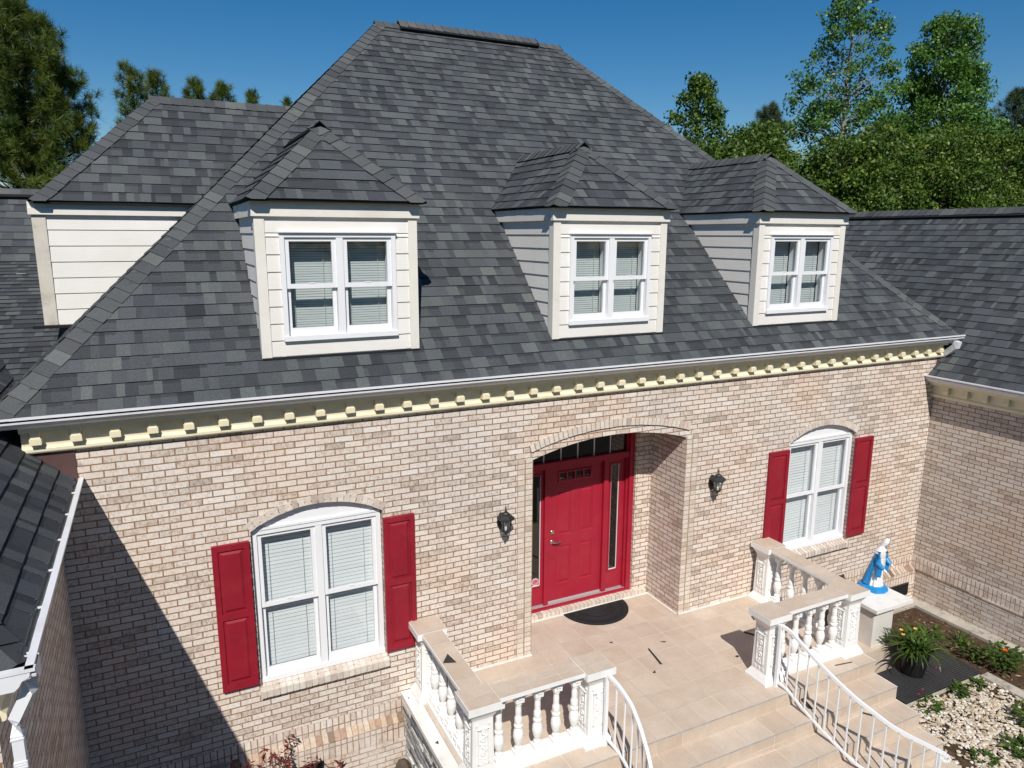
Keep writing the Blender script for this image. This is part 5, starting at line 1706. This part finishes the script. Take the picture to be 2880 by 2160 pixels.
for (dx,dy,dz,mm_) in ((-.20,.10,.26,m_yellow),(-.08,-.02,.31,m_yellow),(-.05,.0,.29,m_orange),(-.22,.05,.22,m_yellow)):
    f_ = MB(); cc = Vector((8.34+dx,-1.62+dy,-.40+dz))
    for k in range(6):
        a = k*math.pi/3; d = Vector((math.cos(a),math.sin(a),.5)).normalized(); s = Vector((-math.sin(a),math.cos(a),0))
        f_.face((cc, cc+d*.02+s*.010, cc+d*.038, cc+d*.02-s*.010))
    f_.build('flower', mm_, po)
# low plants in the bed between the kerbs and around the pebbles
def broad(mb, c, n, r, h, rnd, ls=0.07):
    c = Vector(c)
    for i in range(n):
        a = rnd.uniform(0, 6.28); rr_ = r*math.sqrt(rnd.random())
        p = c + Vector((rr_*math.cos(a), rr_*math.sin(a), h*rnd.uniform(.2,1)))
        L = ls*rnd.uniform(.6,1.3); d = Vector((math.cos(a+rnd.uniform(-.8,.8)), math.sin(a+rnd.uniform(-.8,.8)), rnd.uniform(-.3,.6))).normalized()
        s = d.cross(Vector((0,0,1))).normalized(); u_ = s.cross(d)
        t = min(1, max(0, rnd.gauss(.55,.2)))
        mb.face((p, p+d*L*.4+s*L*.28+u_*L*.06, p+d*L, p+d*L*.4-s*L*.28+u_*L*.06), 0, t)
spots = [((9.55,-1.05),110,.17,.14,'b','leafy green plant in the soil bed nearest the inner house corner'),
         ((9.62,-1.62),90,.15,.16,'b','broad-leaved green clump in the middle of the soil bed'),
         ((9.85,-1.35),16,.10,.22,'s','thin grassy tuft at the right of the soil bed beside the wall strip'),
         ((9.72,-2.02),260,.24,.30,'o','dense green plant with a single orange flower in the soil bed'),
         ((10.02,-1.95),140,.16,.18,'b','green plant at the frame edge against the wall strip'),
         ((7.35,-1.75),60,.14,.10,'b','small weed at the foot of the pedestal beside the steps'),
         ((8.60,-2.13),90,.12,.09,'b','yellow-green weed tuft at the front edge of the dark pad'),
         ((7.95,-2.16),55,.14,.06,'b','low weeds where the dark pad meets the steps'),
         ((8.98,-2.16),40,.07,.07,'b','weed at the front right corner of the dark pad'),
         ((7.15,-2.62),60,.12,.06,'b','green weeds among the pebbles beside the second step'),
         ((8.15,-3.22),130,.20,.10,'b','weed patch in the pebbles near the bottom of the steps'),
         ((8.80,-2.95),150,.20,.16,'b','green clump growing in the pebbles against the kerb'),
         ((7.62,-3.10),40,.10,.05,'b','sparse weed in the middle of the pebbles')]
for (xy, n_, r_, h_, kind_, lab) in spots:
    o_ = empty('garden_plant', (*xy, GZ+.03), lab, 'plant', 'low plants in the garden')
    q = MB()
    if kind_ == 's': blades(q, (*xy,GZ+.03), n_*3, h_*1.2, .08, r6, .008, .5)
    else: broad(q, (*xy,GZ+.04), n_, r_, h_, r6, .085 if kind_ != 'o' else .075)
    q.build('leaves', m_strap, o_)
    if kind_ == 'o':
        f_ = MB(); cc = Vector((xy[0]-.04, xy[1]-.06, GZ+.36))
        for k in range(10):
            a = k*math.pi/5; d = Vector((math.cos(a),math.sin(a),.35 if k % 2 else .9)).normalized(); s = Vector((-math.sin(a),math.cos(a),0))
            f_.face((cc, cc+d*.022+s*.014, cc+d*.045, cc+d*.022-s*.014))
        f_.build('flower', m_orange, o_)
# red-leaved shrubs under the left window
def redshrub(x, y, h, n_, label):
    o_ = empty('red_shrub', (x, y, GZ), label, 'shrub', 'red-leaved shrubs by the left wall')
    r7 = random.Random(int(x*1000)+n_)
    stt_ = MB(); lf = MB()
    for i in range(n_):
        a = r7.uniform(0,6.28); top = Vector((x+r7.gauss(0,.10), y+r7.gauss(0,.05), GZ+h*r7.uniform(.6,1.0)))
        b0 = Vector((x+r7.gauss(0,.03), y, GZ))
        mid = b0.lerp(top,.5)+Vector((r7.gauss(0,.03),r7.gauss(0,.03),0))
        stt_.tube([b0,mid,top], [.006,.005,.002], n=5)
        for k in range(26):
            f = r7.uniform(.45,1.02); c = b0.lerp(mid,f*2) if f < .5 else mid.lerp(top,(f-.5)*2)
            d = Vector((r7.gauss(0,1),r7.gauss(0,1),r7.gauss(-.3,.6))).normalized(); s = d.cross(Vector((0,0,1))).normalized(); L = r7.uniform(.04,.085)
            lf.face((c, c+d*L*.45+s*L*.16, c+d*L, c+d*L*.45-s*L*.16), 0, min(1,max(0,r7.gauss(.5,.25))))
    stt_.build('stem', m_bark, o_); lf.build('leaves', m_redleaf, o_)
redshrub(-0.44, -0.28, 0.98, 9, 'red-leaved shrub in the shadow edge under the left shutter')
redshrub(0.02, -0.30, 0.92, 9, 'taller red-leaved shrub in the sun in front of the left foundation vent')
redshrub(0.55, -0.26, 0.52, 3, 'small red-leaved sprig right of the left foundation vent')
# brown cap of a garden light beside the stone veneer
gl_ = empty('garden_light', (1.22, -0.42, GZ), 'brown faceted cap of a garden light at the foot of the stone veneer', 'garden light')
q = MB(); q.lathe([(.09,.24),(.10,.25),(.06,.32),(.015,.345)], (1.22,-0.42,GZ), 6); q.build('cap', paint('bronze_cap',(0.10,0.075,0.055,1),0.5,0.1), gl_)
q = MB(); q.lathe([(.035,0),(.035,.24)], (1.22,-0.42,GZ), 8); q.build('stake', m_black, gl_)
# dark round-topped ornament behind the right balustrade
q = MB(); q.lathe([(.075,-.92),(.075,-.08),(.07,-.03),(.045,.01),(.01,.02)], (8.50,-0.20,0), 14)
tag(q.build('garden_post', m_black, loc=(8.5,-0.2,GZ), smooth=True), 'dark round-topped post standing between the house wall and the statue', 'post')
# round window sticker on the left sidelight glass
stk = empty('window_sticker', (3.60, 0.885, 0.48), 'small red and white octagonal sticker at the bottom of the sidelight left of the door', 'sticker')
def octo(r, y): return [(3.603+r*math.cos(a), y, 0.485+r*math.sin(a)) for a in [math.pi/8+k*math.pi/4 for k in range(8)]]
q = MB(); q.loft([octo(.058,.894), octo(.058,.897)]); q.build('rim', m_stick, stk)
q = MB(); q.loft([octo(.050,.892), octo(.050,.8935)]); q.build('face', paint('sticker_pink',(0.62,0.22,0.25,1),.5,.02), stk)
tcv = bpy.data.curves.new('lettering', 'FONT'); tcv.body = 'CPI'; tcv.size = 0.052; tcv.align_x = 'CENTER'; tcv.align_y = 'CENTER'; tcv.extrude = 0.0004; tcv.offset = 0.001
tob = bpy.data.objects.new('tmp', tcv); COL.objects.link(tob)
bpy.context.view_layer.update()
tme = bpy.data.meshes.new_from_object(tob.evaluated_get(bpy.context.evaluated_depsgraph_get()))
bpy.data.objects.remove(tob)
tme.materials.clear(); tme.materials.append(m_stickr)
lt = bpy.data.objects.new('lettering', tme); COL.objects.link(lt); lt.parent = stk
lt.location = (0.003, 0.8905-0.885, 0.005); lt.rotation_euler = (R_(90), 0, 0)
# ------------------------------------------------------------------ trees
def leaves_np(rs, centers, radii, counts, size, updir=0.3, aspect=0.62, squash=0.8):
    out = []; tn = []
    for c, r, n in zip(centers, radii, counts):
        d = rs.normal(size=(n,3)); d /= np.linalg.norm(d,axis=1)[:,None]
        rad = r*rs.random(n)**0.45
        p = np.array(c) + d*rad[:,None]*np.array([1,1,squash])
        nr = rs.normal(size=(n,3)) + np.array([0,0,updir]) + d*0.5; nr /= np.linalg.norm(nr,axis=1)[:,None]
        t = rs.normal(size=(n,3)); t -= nr*(t*nr).sum(1)[:,None]; t /= np.linalg.norm(t,axis=1)[:,None]
        b = np.cross(nr,t)
        L = (size*rs.uniform(.6,1.35,n))[:,None]
        out.append(np.stack([p-t*L*.5, p+b*L*aspect*.5-t*L*.05, p+t*L*.5, p-b*L*aspect*.5-t*L*.05],1))
        tn.append(np.clip(rs.normal(.5,.20,n)+rs.normal(0,.10),0,1))
    return np.concatenate(out), np.concatenate(tn)

def limb(mb, a, b, r0, r1, rnd, sag=0.0, n=6):
    a = Vector(a); b = Vector(b); pts = []; rs = []
    for i in range(5):
        f = i/4
        p = a.lerp(b,f); L = (b-a).length
        if 0 < i < 4: p += Vector((rnd.gauss(0,L*.025), rnd.gauss(0,L*.025), rnd.gauss(0,L*.02)+sag*L*math.sin(math.pi*f)))
        pts.append(p); rs.append(r0+(r1-r0)*f)
    mb.tube(pts, rs, n=n)
    return pts

def broadleaf(label, base, top, crown_lo, prof, seed, leafm, barkm, nclump, nleaf, lsize, r0=0.22, clump=0.9, name='broadleaf_tree', group='trees behind the right wing', lean=(0,0), gap=0.0):
    """prof(f) gives crown radius at height fraction f of the crown"""
    rnd = random.Random(seed); rs = np.random.default_rng(seed)
    x, y = base
    root = empty(name, (x,y,GZ), label, 'tree', group)
    tk = MB(); H = top-GZ
    tp = []; tr_ = []
    for i in range(10):
        f = i/9
        tp.append((x+lean[0]*f+rnd.gauss(0,.05)*f, y+lean[1]*f+rnd.gauss(0,.05)*f, GZ+H*f*0.97)); tr_.append(r0*(1-f)**0.8+0.02)
    tk.tube(tp, tr_, n=10)
    cs, rr_, cn = [], [], []
    for k in range(nclump):
        f = rnd.random()**0.85
        z = crown_lo+(top-crown_lo)*f
        a = k*2.39996+rnd.gauss(0,.3)
        R = prof(f)*(0.35+0.65*math.sqrt(rnd.random()))*rnd.uniform(.85,1.12)
        hf = (z-GZ)/H
        px, py = x+lean[0]*hf, y+lean[1]*hf
        c = (px+R*math.cos(a), py+R*math.sin(a), z)
        cl = clump*rnd.uniform(.6,1.2)*(1-.35*f)
        cs.append(c); rr_.append(cl); cn.append(max(20,int(nleaf*(cl/clump)**2*rnd.uniform(.7,1.2))))
        if rnd.random() < 0.6:
            z0 = max(GZ+H*.12, z - R*rnd.uniform(.4,.9)-.2)
            h0 = (z0-GZ)/H
            limb(tk, (x+lean[0]*h0, y+lean[1]*h0, z0), c, max(.025,r0*(1-h0)*.45), .012, rnd, .04)
    tk.build('trunk', barkm, root)
    V, T = leaves_np(rs, cs, rr_, cn, lsize)
    quads_np('crown', V, [leafm], T, root)
    return root

def pine(label, base, top, crown_lo, prof, seed, nbr, ntuft, nneed, L, needm=None, r0=0.2, group='pine trees behind the house', name='pine_tree', lean=(0,0), upturn=0.35):
    rnd = random.Random(seed); rs = np.random.default_rng(seed)
    x, y = base
    root = empty(name, (x,y,GZ), label, 'tree', group)
    H = top-GZ; tk = MB()
    tp = []; tr_ = []
    for i in range(10):
        f = i/9; tp.append((x+lean[0]*f+rnd.gauss(0,.04), y+lean[1]*f+rnd.gauss(0,.04), GZ+H*f*.985)); tr_.append(r0*(1-f)**.75+.015)
    tk.tube(tp, tr_, n=9)
    C, D, TT = [], [], []
    for k in range(nbr):
        f = (k+rnd.random())/nbr
        z = crown_lo+(top-crown_lo)*f
        hf = (z-GZ)/H
        a = k*2.39996+rnd.gauss(0,.5); R = prof(f)*rnd.uniform(.55,1.1)
        b0 = Vector((x+lean[0]*hf, y+lean[1]*hf, z-0.25*R))
        b1 = Vector((b0.x+R*math.cos(a), b0.y+R*math.sin(a), z+upturn*R*rnd.uniform(.2,1.0)))
        pts = limb(tk, b0, b1, .02+.03*(1-f), .008, rnd, -.05, 5)
        bt = rnd.gauss(.5,.15)
        for j in range(ntuft):
            q = rnd.uniform(.45,1.04) if j else 1.02
            i0 = min(3,int(q*4)); c = pts[i0].lerp(pts[i0+1], min(1.15,q*4-i0))
            sp = 0.30*R**.6*(1.15-q)*1.6
            off = Vector((rnd.gauss(0,sp), rnd.gauss(0,sp), rnd.gauss(.05,.10)))
            C.append(c+off); d = (b1-b0).normalized()*.5+Vector((rnd.gauss(0,.3),rnd.gauss(0,.3),.8)); D.append(d.normalized()); TT.append(bt+rnd.gauss(0,.13))
    tk.build('trunk', m_bark, root)
    C = np.array([tuple(c) for c in C]); D = np.array([tuple(d) for d in D]); TT = np.array(TT)
    n = len(C)
    d = D[:,None,:]*0.55 + rs.normal(size=(n,nneed,3))*0.7
    d /= np.linalg.norm(d,axis=2)[:,:,None]
    base_ = C[:,None,:] + D[:,None,:]*rs.uniform(-.5,.25,(n,nneed,1))*L
    s = np.cross(d, rs.normal(size=(n,nneed,3))); s /= np.linalg.norm(s,axis=2)[:,:,None]
    ln = L*rs.uniform(.7,1.2,(n,nneed,1)); wd = L*0.040
    V = np.stack([base_-s*wd*.6, base_+s*wd*.6, base_+d*ln+s*wd*.25, base_+d*ln-s*wd*.25],2).reshape(-1,4,3)
    T = np.clip(np.repeat(TT,nneed)+rs.normal(0,.10,n*nneed),0,1)
    quads_np('crown', V, [needm or m_needle], T, root)
    return root

bump_ = lambda f, w: w
# big pine at the left edge and the pine tips over the left roof
pine('large dense pine tree at the left edge of the picture', (-4.15,22.0), 12.25, 4.6, lambda f: 3.5*(1-f)**0.60*(0.82+0.18*math.sin(9*f+1))+.30, 31, 200, 11, 70, .27, r0=.26)
pine('slim pine top just right of the large pine', (-1.02,30.0), 12.35, 8.4, lambda f: .75*(1-f)**.4+.12, 32, 44, 4, 60, .27, r0=.10)
pine('pine top with two lobes above the left roof', (0.05,32.0), 12.5, 9.5, lambda f: .95*(1-f)**.5+.12, 33, 40, 4, 60, .28, r0=.11)
pine('rounded pine top above the middle of the left roof ridge', (1.72,34.0), 12.62, 10.0, lambda f: .75*(1-f)**.55+.12, 34, 36, 4, 60, .28, r0=.11)
pine('broad low pine top right of the rounded one', (3.02,34.0), 12.60, 10.0, lambda f: .95*(1-f)**.6+.10, 35, 40, 4, 60, .28, r0=.11)
pine('small pine tip above the right part of the left roof ridge', (4.98,38.0), 13.1, 10.5, lambda f: .60*(1-f)**.7+.06, 36, 26, 4, 60, .28, r0=.09)
pine('tiniest pine tip beside the main hip', (7.25,40.0), 13.1, 11.0, lambda f: .55*(1-f)**.7+.05, 37, 20, 4, 60, .28, r0=.09)

# right side
broadleaf('upright bushy green tree right of the main roof', (21.9,20.0), 12.2, 6.2, lambda f: 1.75*math.sin(math.pi*min(1,.18+.82*f))**.6*(1-.35*f)+.15, 41, m_leafC, m_barkp, 150, 130, .17, r0=.16, clump=.62)
pine('dark pine between the bushy tree and the tall poplar', (40.1,34.0), 14.35, 8.0, lambda f: 2.3*(1-f)**.55+.2, 42, 90, 6, 60, .34, m_needled, r0=.2, group='trees behind the right wing')
broadleaf('tall airy poplar with a pale trunk, highest tree on the right', (36.2,24.0), 19.3, 8.6, lambda f: 4.6*(1-f)**.75*(0.55+.45*math.sin(math.pi*min(1,f*2.2+.15)) if f < .4 else 1)+.35, 43, m_leafA, m_barkp, 200, 150, .19, r0=.20, clump=.80, lean=(-.3,0))
broadleaf('dense broad green tree right of the tall poplar', (42.4,22.0), 17.5, 7.5, lambda f: 4.7*(1-f)**.52*(0.8+.2*math.sin(8*f))+.3, 44, m_leafA, m_barkp, 260, 280, .19, r0=.24, clump=1.0, lean=(-.9,0))
pine('dark pine at the right edge of the picture', (55.6,26.0), 15.3, 8.0, lambda f: 2.2*(1-f)**.5+.2, 45, 80, 6, 60, .36, m_needled, r0=.2, group='trees behind the right wing')
# wood edge: overlapping bushy crowns behind the right wing ridge
edge = [(19.0,15.0,8.6,2.3,'low dark tree at the left end of the wood edge, beside the right dormer'),
        (22.6,17.0,9.5,2.8,'bushy dark tree second from the left in the wood edge'),
        (25.6,15.0,9.2,2.9,'bushy dark tree under the left side of the tall poplar'),
        (28.8,16.0,9.9,3.0,'bushy dark tree right under the tall poplar'),
        (31.6,15.0,9.7,3.0,'bushy dark tree between the poplar and the dense broad tree'),
        (34.8,16.0,10.3,3.1,'bushy dark tree below the dense broad tree'),
        (38.4,16.0,10.3,3.2,'bushy dark tree below the right side of the dense broad tree'),
        (41.6,15.0,9.9,3.2,'bushy dark tree at the right end of the wood edge'),
        (26.5,20.5,10.4,2.8,'dark tree showing behind the left part of the wood edge'),
        (40.5,20.5,11.5,3.0,'dark tree showing behind the right part of the wood edge')]
for i, (x, y, top, R, lab) in enumerate(edge):
    broadleaf(lab, (x,y), top, 1.2, (lambda R: (lambda f: R*max(.15,math.cos(f*1.42))**.55))(R), 60+i, m_leafB, m_bark, 260, 230, .155, r0=.18, clump=.85)

# unseen wood, added behind the viewer to shade the court and show in glass
rw_ = np.random.default_rng(77)
cs_, rr2, cn2 = [], [], []
for i in range(260):
    cs_.append((rw_.uniform(-48,58), rw_.uniform(-40,-31), GZ+1.5+14.0*rw_.random()**0.9)); rr2.append(rw_.uniform(2.0,3.2)); cn2.append(90)
Vw, Tw = leaves_np(rw_, cs_, rr2, cn2, .75)
tag(quads_np('wood', Vw, [m_leafB], Tw, None, (5,-35,GZ)), kind='stuff')
